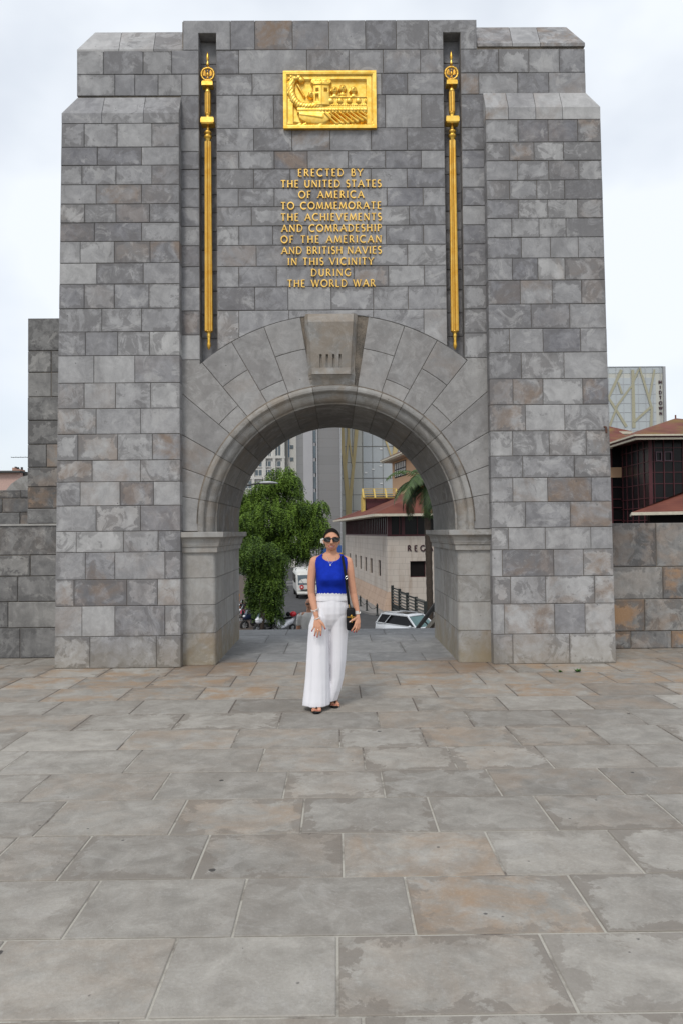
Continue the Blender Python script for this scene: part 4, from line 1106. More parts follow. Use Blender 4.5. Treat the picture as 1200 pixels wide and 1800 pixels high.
# roof
ov = 1.15; ez = 7.10
mb = MB()
def hip(mb, x0, x1, y0, y1, z, rise, slope):
    run = rise/slope
    a = [(x0, y0, z), (x1, y0, z), (x1, y1, z), (x0, y1, z)]; b = [(x0+run, y0+run, z+rise), (x1-run, y0+run, z+rise), (x1-run, y1-run, z+rise), (x0+run, y1-run, z+rise)]
    mb.add([Vector(p) for p in a+b], [(0,1,5,4),(1,2,6,5),(2,3,7,6),(3,0,4,7),(4,5,6,7),(3,2,1,0)])
hip(mb, -ov, W_+ov, -ov, D_+ov, ez+.19, 2.6, .40)
rf = mb.build('roof', M['roof'], B)
mb = MB(); mb.box(-ov+.02, W_+ov, -ov-.03, -ov+.1, ez, ez+.187); mb.box(-ov-.03, -ov+.1, -ov+.1, D_+ov, ez, ez+.187); mb.box(-ov+.1, W_, -ov+.1, D_, ez+.02, ez+.06); mb.build('fascia', M['fascia'], B)
# yellow framed ventilator on the roof
px_, py_ = .45, 15.6; 
mb = MB(); bz = 8.15
mb.box(px_+.3, px_+3.1, py_, py_+2.4, bz, bz+1.2); vt = mb.build('roof_vent', M['maroon'], B)
mb = MB(); top = bz+1.95
for q in range(5): mb.bar((px_+.03, py_-.1+q*.28, bz-.3), (px_+.03, py_-.1+q*.28, bz+1.1+.55*(1-abs(q-2)/2.)), .24, .10)
for s in (0, 1.1, 2.2, 3.25): mb.bar((px_+.0+s, py_-.25, bz+1.05), (px_+.0+s, py_+.5, top), .15, .12)
for q in range(5): t = q/4; mb.bar((px_, py_-.25+.75*t, bz+1.05+.9*t), (px_+3.3, py_-.25+.75*t, bz+1.05+.9*t), .10 if 0 < q < 4 else .17, .06)
mb.build('timber_frame', M['yframe'], vt)

# upper peach-coloured block behind
U = thing('peach_building', 'peach rendered upper building with a red eave seen above the palm', 'building', (6.8, 89., SZ), R(10))
hz_ = 10.0-SZ
mb = MB(); mb.box(0, 14, -26, 0, 0, hz_); mb.build('wall', M['peach'], U)
wz0, wz1 = hz_-2.1, hz_-.35
mb = MB(); mb.box(-.05, .05, -6.2, -1.2, wz0, wz1); o = mb.build('window', M['darkglass'], U)
mb = MB()
for q in range(6): mb.box(-.09, -.051, -6.1+q*.83, -6.1+q*.83+.40, wz0+.12, wz0+.85); mb.box(-.09, -.051, -6.1+q*.83, -6.1+q*.83+.40, wz0+1.0, wz1-.1)
mb.build('blind', M['whitewall'], o)
mb = MB(); mb.box(-1.22, 15, -27, 1.2, hz_+.02, hz_+.24); mb.box(-1.1, 15, -26.9, 1.1, hz_-.10, hz_+.0); mb.build('eave', M['fascia'], U)
mb = MB(); hip(mb, -1.25, 15, -27, 1.25, hz_+.242, 3.2, .45); mb.build('roof', M['roof'], U)

# --- curtain-wall tower with gold branching cladding
Yt_ = 112.
def TX(q): return AX(q, 800, Yt_)
def TZ(q): return AZ(640, q, Yt_)
T = thing('glass_tower', 'glass office tower with pale gold branching cladding rising behind the roof vent', 'building', (TX(637), Yt_, SZ))
def tb(mb, x0, x1, y0, y1, z0, z1): mb.box(x0-TX(637), x1-TX(637), y0, y1, z0-SZ, z1-SZ)
mb = MB(); tb(mb, TX(600.5), TX(637), .0, 20, SZ, 45); tb(mb, TX(637), TX(790), .25, 20, SZ, 45); mb.build('core', [M['creampanel']], T)
mb = MB(); tb(mb, TX(638), TX(790), .15, .249, SZ, 44.9); gl = mb.build('glazing', M['paleglass'], T)
mb = MB()
for y in (755, 785, 813, 841, 870, 898, 925): tb(mb, TX(637.5), TX(790), .10, .149, TZ(y), TZ(y)+.10)
for x in (654, 672, 690, 708, 726, 744): tb(mb, TX(x), TX(x)+.07, .09, .099, SZ, 44.8)
mb.build('mullions', M['slat'], gl)
mb = MB()
for i, y in enumerate((785, 813, 841, 870, 898)): tb(mb, TX(601), TX(636.5), -.03, -.001, TZ(y), TZ(y)+.07)
for x in (619, 636): tb(mb, TX(x), TX(x)+.06, -.035, -.0305, SZ, 44.8)
mb.build('panel_joint', M['slat'], T)
mb = MB(); mb.sm = False                             # tree-like cladding
def lim(a, b, w0, w1, y=-.09):
    a = Vector((TX(a[0])-TX(637), y, TZ(a[1])-SZ)); b = Vector((TX(b[0])-TX(637), y, TZ(b[1])-SZ))
    d = (b-a).normalized(); n_ = Vector((d.z, 0, -d.x)); s0, s1 = w0*.0431, w1*.0431
    mb.add([a-n_*s0, a+n_*s0, b+n_*s1, b-n_*s1]+[p+Vector((0, .05, 0)) for p in (a-n_*s0, a+n_*s0, b+n_*s1, b-n_*s1)], [(0,1,2,3),(0,4,5,1),(1,5,6,2),(2,6,7,3),(3,7,4,0)])
lim((611, 935), (612, 868), 9, 11); lim((610, 872), (603, 790), 8, 6, -.095); lim((603, 792), (600, 700), 6, 8, -.10)
lim((615, 872), (621, 815), 6, 5, -.105); lim((621, 817), (628, 740), 5, 7, -.11); lim((628, 742), (636, 660), 7, 7, -.115)
lim((606, 835), (613, 760), 3, 4, -.12); lim((613, 762), (608, 690), 4, 5, -.125); lim((620, 820), (612, 760), 3, 3, -.13)
lim((690, 812), (668, 745), 2.5, 3.5, -.14); lim((668, 747), (650, 690), 3.5, 4, -.145); lim((690, 812), (705, 740), 6, 14, -.15)
mb.build('branching_cladding', M['goldpaint'], T)
mb = MB()
for (x, y) in ((669, 789), (668, 819), (655, 825), (642, 831), (669, 850)): tb(mb, TX(x-2), TX(x+2.5), .05, .089, TZ(y+1), TZ(y-1))
mb.build('ceiling_light', plain('lit_office_strip', (.8, .8, .78), .4), T)
# --- grey slab tower
Yg_ = 98.
def CX(q): return AX(q, 800, Yg_)
def CZ(q): return AZ(560, q, Yg_)
Cn = thing('grey_tower', 'tall plain grey tower with one column of slot windows', 'building', (CX(550), Yg_, SZ))
def cb(mb, x0, x1, y0, y1, z0, z1): mb.box(x0-CX(550), x1-CX(550), y0, y1, z0-SZ, z1-SZ)
mb = MB(); cb(mb, CX(558), CX(597.5), 0, 18, SZ, 46); mb.build('wall', M['conc'], Cn)
mb = MB(); cb(mb, CX(533.5), CX(550), -.4, 18, SZ, 46); cb(mb, CX(550), CX(554), -.1, 18, SZ, 46); cb(mb, CX(555.8), CX(558), -.25, 18, SZ, 46); cb(mb, CX(554), CX(555.8), .5, 18, SZ, 46); mb.build('stair_wall', M['greylight'], Cn)
for i in range(16):
    yy = 757+27*(i-5)
    if yy+21 > 960: break
    mb = MB(); cb(mb, CX(550.4), CX(555.4), -.13, -.101 if False else -.101, CZ(yy+21), CZ(yy)); mb.build('window', M['winglass'], Cn)
mb = MB()
k = 18
pts = [Vector((CX(533.5)-CX(550)-1.0*math.sin(R(90*q/6))*1.05+.0, -.4+(1-math.cos(R(90*q/6)))*2.2+.4*0, 0)) for q in range(7)]
vs = []
for q in range(len(pts)): vs += [pts[q], pts[q]+Vector((0, 0, 50))]
mb.sm = True; mb.add(vs, [(2*q, 2*q+2, 2*q+3, 2*q+1) for q in range(len(pts)-1)]); mb.sm = False
mb.box(pts[-1].x, CX(533.5)-CX(550), 1.8, 18, 0, 50); mb.build('round_corner', M['conc'], Cn)
mb = MB(); mb.tube([Vector((CX(598.7)-CX(550), -.2, 0)), Vector((CX(598.7)-CX(550), -.2, 50))], .09, 8); mb.build('drain_pipe', M['galv'], Cn)
# --- white block
Yw_ = 125.
def WX(q): return AX(q, 800, Yw_)
def WZ(q): return AZ(480, q, Yw_)
Wb = thing('white_building', 'white apartment block with rows of square windows behind the green tree', 'building', (WX(470), Yw_, SZ))
def wbx(mb, x0, x1, y0, y1, z0, z1): mb.box(x0-WX(470), x1-WX(470), y0, y1, z0-SZ, z1-SZ)
mb = MB(); wbx(mb, WX(395), WX(500), 0, 20, SZ, 34); wbx(mb, WX(500), WX(524), 1.4, 20, SZ, 34)
for yv in (725, 806, 842, 878): wbx(mb, WX(395), WX(501.5), -.35, -.001, WZ(yv), WZ(yv)+.35)
for xv in (443, 463, 480, 496): wbx(mb, WX(xv), WX(xv)+.45, -.33, -.002, SZ, 33.9)
mb.build('wall', M['whitewall'], Wb)
for (xa, xb, ya, yb) in [(484, 493, 745, 777), (484.5, 493, 783, 801), (466, 476, 757, 777), (472, 476, 786, 802), (449, 460, 811, 820), (465, 476, 811, 820), (481, 493, 811, 820), (449, 460, 826, 836), (465, 476, 826, 836), (481, 493, 826, 836), (430, 442, 846, 858), (448, 460, 848, 858), (430, 442, 811, 822), (430, 442, 790, 802), (448, 460, 786, 800), (430, 442, 872, 884)]:
    mb = MB(); wbx(mb, WX(xa), WX(xb), -.06, -.0011, WZ(yb), WZ(ya)); o = mb.build('window', M['winglass'], Wb)
    mb = MB(); wbx(mb, WX((xa+xb)/2)-.05, WX((xa+xb)/2)+.05, -.10, -.061, WZ(yb), WZ(ya)); wbx(mb, WX(xa-.6), WX(xb+.6), -.16, -.062, WZ(yb+1.6), WZ(yb)); mb.build('window_frame', M['whitewall'], o)
for (xa, xb, ya, yb) in [(509, 515, 781, 787), (509, 515, 803, 809), (509, 515, 759, 765)]:
    mb = MB(); wbx(mb, WX(xa), WX(xb), 1.3, 1.399, WZ(yb), WZ(ya)); mb.build('window', M['winglass'], Wb)
mb = MB(); wbx(mb, WX(506.3), WX(507.8), 1.25, 1.39, WZ(802), WZ(700)); mb.build('blue_strip', plain('blue_strip_panel', (.08, .16, .28), .5), Wb)

# --- tower on the right with vertical sign
Ym_ = 150.
def MX(q): return AX(q, 700, Ym_)
def MZ(q): return AZ(1120, q, Ym_)
Mt = thing('sign_tower', 'glass tower with pale gold branching cladding and vertical lettering right of the arch', 'building', (MX(1120), Ym_, SZ))
def mbx(mb, x0, x1, y0, y1, z0, z1): mb.box(x0-MX(1120), x1-MX(1120), y0, y1, z0-SZ, z1-SZ)
mb = MB(); mbx(mb, MX(1000), MX(1168), 0, 22, SZ, MZ(656)); mb.build('core', M['creampanel'], Mt)
mb = MB(); mbx(mb, MX(1000), MX(1152), -.1, -.001, SZ, MZ(664)); mbx(mb, MX(1000), MX(1164), -.06, .04, MZ(655.9), MZ(645)); gl = mb.build('glazing', M['paleglass'], Mt)
mb = MB()
for y in (676, 693, 709, 725, 741, 757): mbx(mb, MX(1000), MX(1152), -.15, -.101, MZ(y), MZ(y)+.12)
for x in range(1004, 1168, 13): mbx(mb, MX(x), MX(x)+.1, -.16, -.151, SZ, MZ(644))
mbx(mb, MX(1000), MX(1166), -.18, -.05, MZ(645), MZ(644)); mb.build('mullions', M['galv'], gl)
mb = MB(); mbx(mb, MX(1164.5), MX(1168.5), -.5, 22.1, SZ, MZ(645)); mb.build('corner_fin', M['greylight'], Mt)
mb = MB()
def lim2(a, b, w0, w1, y):
    a = Vector((MX(a[0])-MX(1120), y, MZ(a[1])-SZ)); b = Vector((MX(b[0])-MX(1120), y, MZ(b[1])-SZ))
    d = (b-a).normalized(); n_ = Vector((d.z, 0, -d.x)); s0, s1 = w0*.0577, w1*.0577
    mb.add([a-n_*s0, a+n_*s0, b+n_*s1, b-n_*s1]+[p+Vector((0, .06, 0)) for p in (a-n_*s0, a+n_*s0, b+n_*s1, b-n_*s1)], [(0,1,2,3),(0,4,5,1),(1,5,6,2),(2,6,7,3),(3,7,4,0)])
y_ = -.22
for (a, b, w0, w1) in [((1112, 752), (1112, 650), 6, 5), ((1099, 750), (1068, 698), 5, 4), ((1068, 700), (1092, 650), 4, 5), ((1082, 715), (1108, 680), 4, 3), ((1108, 682), (1122, 650), 3, 3), ((1092, 692), (1086, 672), 4, 3),
                       ((1112, 742), (1142, 716), 4, 4), ((1142, 752), (1144, 716), 5, 4), ((1144, 718), (1128, 660), 4, 4), ((1140, 700), (1150, 650), 4, 3), ((1128, 662), (1124, 646), 3, 3), ((1068, 752), (1084, 712), 4, 3)]:
    lim2(a, b, w0, w1, y_); y_ -= .006
mb.build('branching_cladding', plain('dull_gold_cladding', (.36, .34, .24), .5), Mt)
mb = MB(); hh = 5.4*Ym_/FPX
for i, c in enumerate('MIDTOWN'):
    zc_ = MZ(674.5+i*9.2); letters(mb, c, hh, 0, (lambda z: (lambda a, b, d: Vector((MX(1160)-MX(1120)+a, -.02-d, z-SZ+b))))(zc_), .15, .26, .24, False)
mb.build('lettering', M['letter'], Mt)

# --- maroon glass building on the right
Ya_ = 45.
def RX(q, Y=45.): return AX(q, 800, Y)
def RZ(q, Y=45.): return AZ(1140, q, Y)
Rb = thing('maroon_building', 'dark maroon framed glass building with lichened hipped red roof right of the arch', 'building', (RX(1139), Ya_, SZ))
def bb(mb, x0, x1, y0, y1, z0, z1): mb.box(x0-RX(1139), x1-RX(1139), y0-Ya_, y1-Ya_, z0-SZ, z1-SZ)
xc_ = RX(1139); ze = RZ(773)
mb = MB(); bb(mb, xc_, xc_+9, 45, 60, SZ, ze); bb(mb, RX(1060, 49), xc_+8, 49.3, 60, SZ, AZ(1085, 787, 49)); mb.build('glazing', M['darkglass'], Rb)
mb = MB()
for (x, w) in ((1139, 6), (1148, 1.2), (1165, 1.4), (1182, 1.2), (1198, 1.4), (1215, 3)): bb(mb, RX(x), RX(x)+w*.0346, 44.93, 44.999, SZ, ze)
for y in (788, 812, 831, 851, 876, 893, 915): bb(mb, xc_, xc_+8.9, 44.95, 44.998, RZ(y), RZ(y)+.045)
for v in (45.6, 46.5, 47.4, 48.3, 49.0): bb(mb, xc_-.05, xc_-.001, v, v+.07, SZ, ze)
for y in (788, 812, 831, 851, 876, 893, 915): bb(mb, xc_-.045, xc_-.002, 45.0, 49.3, RZ(y)+.003, RZ(y)+.045)
for x in (1097, 1072, 1060): bb(mb, AX(x, 850, 49.3), AX(x, 850, 49.3)+.13, 49.2, 49.299, SZ, AZ(1085, 787, 49))
for y in (857, 878, 893, 915): bb(mb, RX(1060, 49), xc_-.05, 49.22, 49.298, AZ(1085, y, 49.3), AZ(1085, y, 49.3)+.05)
mb.build('frame', M['maroon'], Rb)
for (xa_, xb_, ya_, yb_q) in ((1151, 1162, 794, 811), (1166, 1180, 794, 811)):
    mb = MB(); e = .06; x_0, x_1, z_0, z_1 = RX(xa_), RX(xb_), RZ(yb_q), RZ(ya_)
    for (a, b, c, d) in ((x_0, x_1, z_0, z_0+e), (x_0, x_1, z_1-e, z_1), (x_0, x_0+e, z_0+e, z_1-e), (x_1-e, x_1, z_0+e, z_1-e)): bb(mb, a, b, 44.9, 44.945, c, d)
    mb.build('window', plain('mauve_window_frame', (.10, .06, .075), .5), Rb)
mb = MB(); bb(mb, RX(1060, 49), AX(1094, 850, 49), 49.15, 49.29, AZ(1085, 839, 49), AZ(1085, 821, 49)); mb.build('spandrel', M['peach'], Rb)
def roofp(mb, eave, top):                            # eave ring and ridge points in world
    vs = [Vector((p[0]-RX(1139), p[1]-Ya_, p[2]-SZ)) for p in eave+top]; return vs
mb = MB(); x0_, x1_, y0_, y1_ = xc_-1.35, xc_+10.4, 43.7, 62; zr_ = ze+.18
ap = AZ(1187, 735, 50); axx = AX(1187, 735, 50)
vs = roofp(mb, [(x0_, y0_, zr_), (x1_, y0_, zr_), (x1_, y1_, zr_), (x0_, y1_, zr_)], [(axx, 50, ap), (axx, 56, ap)])
mb.add(vs, [(0, 1, 4), (1, 2, 5, 4), (2, 3, 5), (3, 0, 4, 5), (3, 2, 1, 0)])
# lower wing roof
z2_ = AZ(1085, 787, 47.7); xw0, xw1 = RX(1020, 49), xc_+1
vs = roofp(mb, [(xw0, 48.2, z2_+.15), (xw1, 48.2, z2_+.15), (xw1, 62, z2_+.15), (xw0, 62, z2_+.15)], [(xw0, 53.2, AZ(1085, 752, 53.2)), (xw1, 53.2, AZ(1085, 752, 53.2))])
mb.add(vs, [(0, 1, 5, 4), (1, 2, 5), (2, 3, 4, 5), (3, 0, 4)])
mb.tube([Vector((axx-RX(1139), 50-Ya_, ap-SZ)), Vector((axx-RX(1139), 50-Ya_, ap-SZ+.22))], .05, 6)
mb.build('roof', M['lroof'], Rb)
mb = MB()
bb(mb, x0_-.02, x1_, y0_-.03, y0_+.1, ze+.08, ze+.175); bb(mb, x0_-.02, x0_+.1, y0_+.1, y1_, ze+.08, ze+.175)
bb(mb, x0_+.12, x1_, y0_+.12, y0_+.3, ze-.12, ze-.01); bb(mb, x0_+.12, x0_+.3, y0_+.3, y1_, ze-.12, ze-.01)
bb(mb, xw0, xc_-1.0, 48.15, 48.27, z2_, z2_+.145)
mb.build('fascia', M['fascia'], Rb)
mb = MB(); bb(mb, x0_+.1, x1_-.1, y0_+.1, y1_-.1, ze+.005, ze+.075); mb.build('soffit', M['maroon'], Rb)
# porch roof nearer
Yp_ = 38.
Pt = thing('porch_roof', 'low red tiled canopy with pale gutter in front of the maroon glass building', 'canopy', (AX(1110, 900, Yp_), Yp_, SZ), R(-21))
xo = AX(1110, 900, Yp_); zo = AZ(1150, 900, Yp_)
mb = MB(); hip(mb, 0, 9, 0, 6, zo-SZ, 1.35, .42); mb.build('roof', M['roof'], Pt)
mb = MB(); mb.box(-.02, 9, -.05, .06, zo-SZ-.16, zo-SZ-.002); mb.box(-.02, .08, .06, 6, zo-SZ-.16, zo-SZ-.002); mb.build('gutter', M['fascia'], Pt)
mb = MB(); mb.box(.9, 8.4, 1.0, 5, 0, zo-SZ-.003); mb.build('wall', M['void'], Pt)
# --- house at far left
Yh = 62.
def HX(q): return AX(q, 840, Yh)
def HZ(q): return AZ(20, q, Yh)
Hh = thing('pink_house', 'distant pink house with a chimney stack above the rear wall at the left edge', 'house', (HX(20), Yh, SZ))
def hb(mb, x0, x1, y0, y1, z0, z1): mb.box(x0-HX(20), x1-HX(20), y0, y1, z0-SZ, z1-SZ)
mb = MB(); hb(mb, HX(-60), HX(36), 0, 9, SZ, HZ(831)); mb.build('wall', plain('pink_render', (.52, .36, .31), .85), Hh)
mb = MB(); hb(mb, HX(-62), HX(38), -.4, 9.5, HZ(830.9), HZ(827.8)); rf = mb.build('roof', plain('dark_flat_roof', (.08, .085, .085), .9), Hh)
mb = MB(); hb(mb, HX(12), HX(26.5), 1, 2, HZ(827.7), HZ(823)); hb(mb, HX(12), HX(17), 1.01, 1.99, HZ(823), HZ(820)); ch = mb.build('chimney', plain('pink_brick_chimney', (.42, .25, .19), .9), rf)
for q, hh in ((13.8, 817.5), (18, 818.5), (25, 818.5)):
    mb = MB(); mb.tube([Vector((HX(q)-HX(20), 1.5, HZ(823)-SZ)), Vector((HX(q)-HX(20), 1.5, HZ(hh)-SZ))], .10, 8); mb.build('chimney_pot', M['steel'], rf)
mb = MB(); p = Vector((HX(44)-HX(20), 1, HZ(831)-SZ)); mb.box(p.x-.35, p.x+.35, .5, 1.5, 0, p.z); q = p+Vector((0, 0, .5)); mb.bar(p, q+Vector((0, 0, 1.3)), .05); mb.bar(q+Vector((-1.6, 0, .9)), q+Vector((.9, 0, .9)), .04); 
for e in range(6): mb.bar(q+Vector((-1.5+e*.4, -.3, .9)), q+Vector((-1.5+e*.4, .3, .9)), .03)
mb.build('aerial', M['steel'], rf)

# --- bollards with chains
bp = [gs(633, 1069), gs(644.2, 1077), gs(662.5, 1086)]
bp = [bp[0]+(bp[0]-bp[1])*1.0] + bp
for i, p in enumerate(bp):
    t = thing('bollard', ['black iron bollard furthest along the pavement, behind the woman\'s arm', 'black iron bollard left of the middle one on the pavement', 'black iron bollard in the middle of the chained row', 'black iron bollard nearest to the silver car'][i], 'bollard', p+Vector((0, 0, .14)), 0, 'chained bollards along the pavement')
    mb = MB(); mb.sm = True; mb.lathe(0, 0, [(.10, 0), (.10, .05), (.065, .08), (.06, .66), (.08, .68), (.08, .72), (.05, .75), (.055, .80), (.02, .86)], 10); mb.build('post', M['fence'], t)
    if i < len(bp)-1:
        mb = MB(); q = bp[i+1]-p; pts = []
        for k in range(13): s = k/12; pts.append(Vector((q.x*s, q.y*s, .62-.30*math.sin(PI*s))))
        mb.tube(pts, .022, 5); mb.build('chain', M['fence'], t)
# --- louvred fence
fa = at(689, 1031, 50.); fb = at(747, 1052, 41.8); ztop = fa.z; 
Fn = thing('louvred_fence', 'black steel fence of stepped louvred panels beside the corner building', 'fence', (fa.x, fa.y, SZ))
d = Vector((fb.x-fa.x, fb.y-fa.y, 0)); L_ = d.length; d.normalize()
for k in range(5):
    p = d*(L_*k/4); ht = 2.35-k*.08
    mb = MB(); mb.box(p.x-.09, p.x+.09, p.y-.09, p.y+.09, 0, ht); mb.build('post', M['fence'], Fn)
for k in range(4):
    p, q = d*(L_*k/4+.09), d*(L_*(k+1)/4-.09); ht = 2.18-k*.08
    mb = MB()
    mb.bar(p+Vector((0, 0, ht)), q+Vector((0, 0, ht)), .06, .07); mb.bar(p+Vector((0, 0, 1.05)), q+Vector((0, 0, 1.05)), .07, .16); mb.bar(p+Vector((0, 0, .1)), q+Vector((0, 0, .1)), .06, .1)
    mb.bar(p+Vector((.0, .06, .55)), q+Vector((.0, .06, .55)), .02, .9)
    f_ = mb.build('panel', M['fence'], Fn)
    mb = MB()
    for s in range(5): z = 1.25+s*.19; mb.bar(p+Vector((0, 0, z)), q+Vector((0, 0, z)), .03, .10)
    for s in range(3): z = .32+s*.24; mb.bar(p+Vector((0, 0, z)), q+Vector((0, 0, z)), .03, .05)
    mb.build('slats', M['slat'], f_)
# --- stair parapet with handrail at right
Y_a, Y_b = 14.2, 17.6
a = at(768, 1058, Y_a); b = at(733, 1104, Y_b)
Sw = thing('stair_parapet', 'sloping brown stone stair parapet with pale coping and dark handrail beyond the arch', 'parapet', (a.x, a.y, 0))
d = (b-a); th = Vector((.34, .06, 0))
mb = MB(); mb.cur = (.2, .9, .4); dn = Vector((0, 0, -.14))
ext = 1.6; p0 = Vector((0, 0, 0)); p1 = d*ext
for w0 in (0,):
    vs = [p0+dn, p1+dn, Vector((p1.x, p1.y, -4.4)), Vector((0, 0, -4.4))]; vs += [v+th for v in vs]
    mb.add(vs, [(0,1,2,3),(7,6,5,4),(0,4,5,1),(1,5,6,2),(3,2,6,7),(0,3,7,4)])
mb.build('wall', ashlar('brown_parapet_stone', (.15, .12, .095), (.24, .20, .16), brown=(.25, .13, .07)), Sw)
mb = MB(); mb.cur = (.9, .1, .5); vs = [p0+dn*.95-th*.15, p1+dn*.95-th*.15, p1-th*.15-Vector((0,0,.03)), p0-th*.15-Vector((0,0,.03))]; vs += [v+th*1.3 for v in vs]
mb.add(vs, [(0,1,2,3),(7,6,5,4),(0,4,5,1),(3,2,6,7),(0,3,7,4),(1,5,6,2)]); mb.build('coping', M['pale'], Sw)
mb = MB(); h_ = Vector((-.10, 0, .10)); mb.tube([p0+h_-d*.15, p1+h_], .045, 8)
for k in range(5): q = p1*(k/4); mb.tube([q+h_, q+h_*.0], .018, 6)
mb.build('handrail', M['steel'], Sw)

# --- street lamp
Yl_ = 28.
pl_ = at(404, 900, Yl_); zt_ = AZ(428, 856, Yl_); zh = AZ(470, 849, Yl_)
Lm = thing('street_lamp', 'street lamp whose long arm and flat head reach out in front of the green tree', 'street lamp', (pl_.x, Yl_, SZ))
mb = MB(); mb.sm = True; mb.tube([(0, 0, 0), (0, 0, 3), (0, 0, zt_-SZ-.35)], [.09, .07, .055], 10); mb.build('pole', M['steel'], Lm)
mb = MB(); mb.sm = True; xa_ = AX(458, 850, Yl_)-pl_.x
mb.tube([(0, 0, zt_-SZ-.36), (.05, 0, zt_-SZ-.2), (.22, 0, zt_-SZ-.05), (.6, 0, zt_-SZ+.05), (xa_, 0, zh-SZ)], [.045, .045, .04, .035, .03], 8); mb.build('arm', M['steel'], Lm)
mb = MB(); mb.sm = True; xb_ = AX(489, 850, Yl_)-pl_.x; zz0 = zh-SZ
mb.loft([[Vector((x, s*w*math.cos(t)*1.0, zz0+dz+hh*math.sin(t))) for t in [2*PI*k/10 for k in range(10)] for s in (1,)] for x, w, hh, dz in ((xa_-.03, .04, .03, 0), (xa_+.05, .11, .05, .01), (xa_+.35, .15, .06, .015), (xb_-.1, .10, .035, .0), (xb_, .03, .012, -.01))]); mb.build('lamp_head', M['galv'], Lm)

# ------------------------------------------------------------------ trees
def leafquads(mb, p, n_, size, spread, col):
    for _ in range(n_):
        c = p + Vector((random.gauss(0, spread), random.gauss(0, spread), random.gauss(0, spread)))
        a = Vector((random.gauss(0, 1), random.gauss(0, 1), random.gauss(0, 1))).normalized()*size*random.uniform(.6, 1.3)
        b = a.orthogonal().normalized()*size*.35
        mb.cur = (min(1, max(0, col+random.gauss(0, .12))), 0, 0)
        mb.add([c-a, c+b, c+a, c-b], [(0, 1, 2, 3)])
def weeping_tree(name, label, base, blobs, trunk_top, n_strand, group=None, tone=1.):
    t = thing(name, label, 'tree', base, 0, group)
    mb = MB(); mb.sm = True
    top = Vector(trunk_top)
    mb.tube([(0, 0, -.1), (.08, 0, .5), tuple(top*.5+Vector((.15, 0, 0))), tuple(top)], [.30, .22, .19, .13], 9)
    for (c, r) in blobs:
        c = Vector(c); m_ = (top+c)/2+Vector((random.uniform(-.3, .3), random.uniform(-.3, .3), .2)); mb.tube([top, m_, c, c+Vector((random.uniform(-.4, .4), 0, max(r)*.5))], [.10, .07, .045, .02], 6)
        for _ in range(4):
            e = c+Vector((random.uniform(-1, 1)*r[0]*.7, random.uniform(-1, 1)*r[1]*.7, random.uniform(-.2, .8)*r[2])); mb.tube([c, (c+e)/2+Vector((0, 0, .15)), e], [.04, .025, .01], 5)
    mb.build('trunk', M['bark'], t)
    nb = []
    for (c, r) in blobs:
        nb.append((c, tuple(v*.72 for v in r)))
        for _ in range(5):
            a = random.uniform(0, 2*PI); e = random.uniform(-1, 1)
            nb.append(((c[0]+r[0]*.72*math.cos(a), c[1]+r[1]*.6*math.sin(a), c[2]+r[2]*.72*e), (r[0]*random.uniform(.25, .48), r[1]*.4, r[2]*random.uniform(.2, .42))))
    blobs = nb
    mb = MB()
    tot = sum(r[0]*r[2] for _, r in blobs)
    for (c, r) in blobs:
        c = Vector(c)
        for _ in range(int(n_strand*r[0]*r[2]/tot)):
            u = Vector((random.gauss(0, 1), random.gauss(0, 1), random.gauss(0, 1))).normalized(); k = random.uniform(.45, 1.0)**.5
            p = c+Vector((u.x*r[0]*k, u.y*r[1]*k, u.z*r[2]*k)); out = Vector((u.x, u.y, 0))*.35
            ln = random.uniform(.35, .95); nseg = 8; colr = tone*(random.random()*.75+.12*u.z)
            q = p.copy(); v = Vector((out.x, out.y, .35))*.35
            for s in range(nseg):
                v += Vector((random.gauss(0, .02), random.gauss(0, .02), -.11)); q = q+v.normalized()*(ln/nseg)
                for sd_ in (-1, 1):
                    dr = Vector((random.gauss(0, 1), random.gauss(0, 1), -.7)).normalized()
                    a = dr*random.uniform(.08, .15); b = a.orthogonal().normalized()*.032
                    mb.cur = (min(1, max(0, colr+random.gauss(0, .1))), 0, 0)
                    mb.add([q, q+a*.5+b, q+a, q+a*.5-b], [(0, 1, 2, 3)])
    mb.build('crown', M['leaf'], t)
    return t
Yt2 = 48.; kt = Yt2/FPX
tb_ = gs(462, 1100); tb_ = Vector((at(466, 900, Yt2).x, Yt2, SZ))
def bl(px, py, rx, rz, dy=0, ry=None): p = at(px, py, Yt2+dy); return ((p.x-tb_.x, dy, p.z-tb_.z), (rx*kt, (ry or rx)*kt, rz*kt))
weeping_tree('pepper_tree', 'large drooping light green pepper tree behind the left pier of the gateway', tb_,
    [bl(492, 838, 30, 24), bl(512, 850, 20, 30), bl(465, 862, 28, 30), bl(437, 890, 30, 45), bl(470, 905, 40, 42, -1), bl(510, 900, 34, 34), bl(545, 905, 26, 34), bl(553, 930, 20, 42, -.5), bl(515, 945, 36, 36, -.5), bl(435, 945, 36, 50, -1), bl(480, 950, 34, 34, 1), bl(400, 900, 30, 50), bl(525, 965, 24, 20, -.3)],
    (.2, 0, 5.0), 8000)
tb2 = tb_; Yt3 = 44.; tb3 = Vector((at(455, 900, Yt3).x, Yt3, SZ))
def bl3(px, py, rx, rz, dy=0): p = at(px, py, Yt3+dy); k = Yt3/FPX; return ((p.x-tb3.x, dy, p.z-tb3.z), (rx*k, rx*k, rz*k))
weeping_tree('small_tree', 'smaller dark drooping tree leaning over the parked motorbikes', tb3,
    [bl3(450, 975, 36, 30), bl3(456, 1003, 20, 30), bl3(466, 1020, 22, 32), bl3(476, 1035, 22, 24), bl3(468, 1058, 20, 20, .5), bl3(428, 965, 26, 26, .5), bl3(446, 1032, 12, 34, .8), bl3(452, 1050, 12, 26, .8), bl3(482, 990, 18, 26), bl3(478, 1070, 16, 14, .5)], (.1, 0, 2.2), 4200, None, .62)
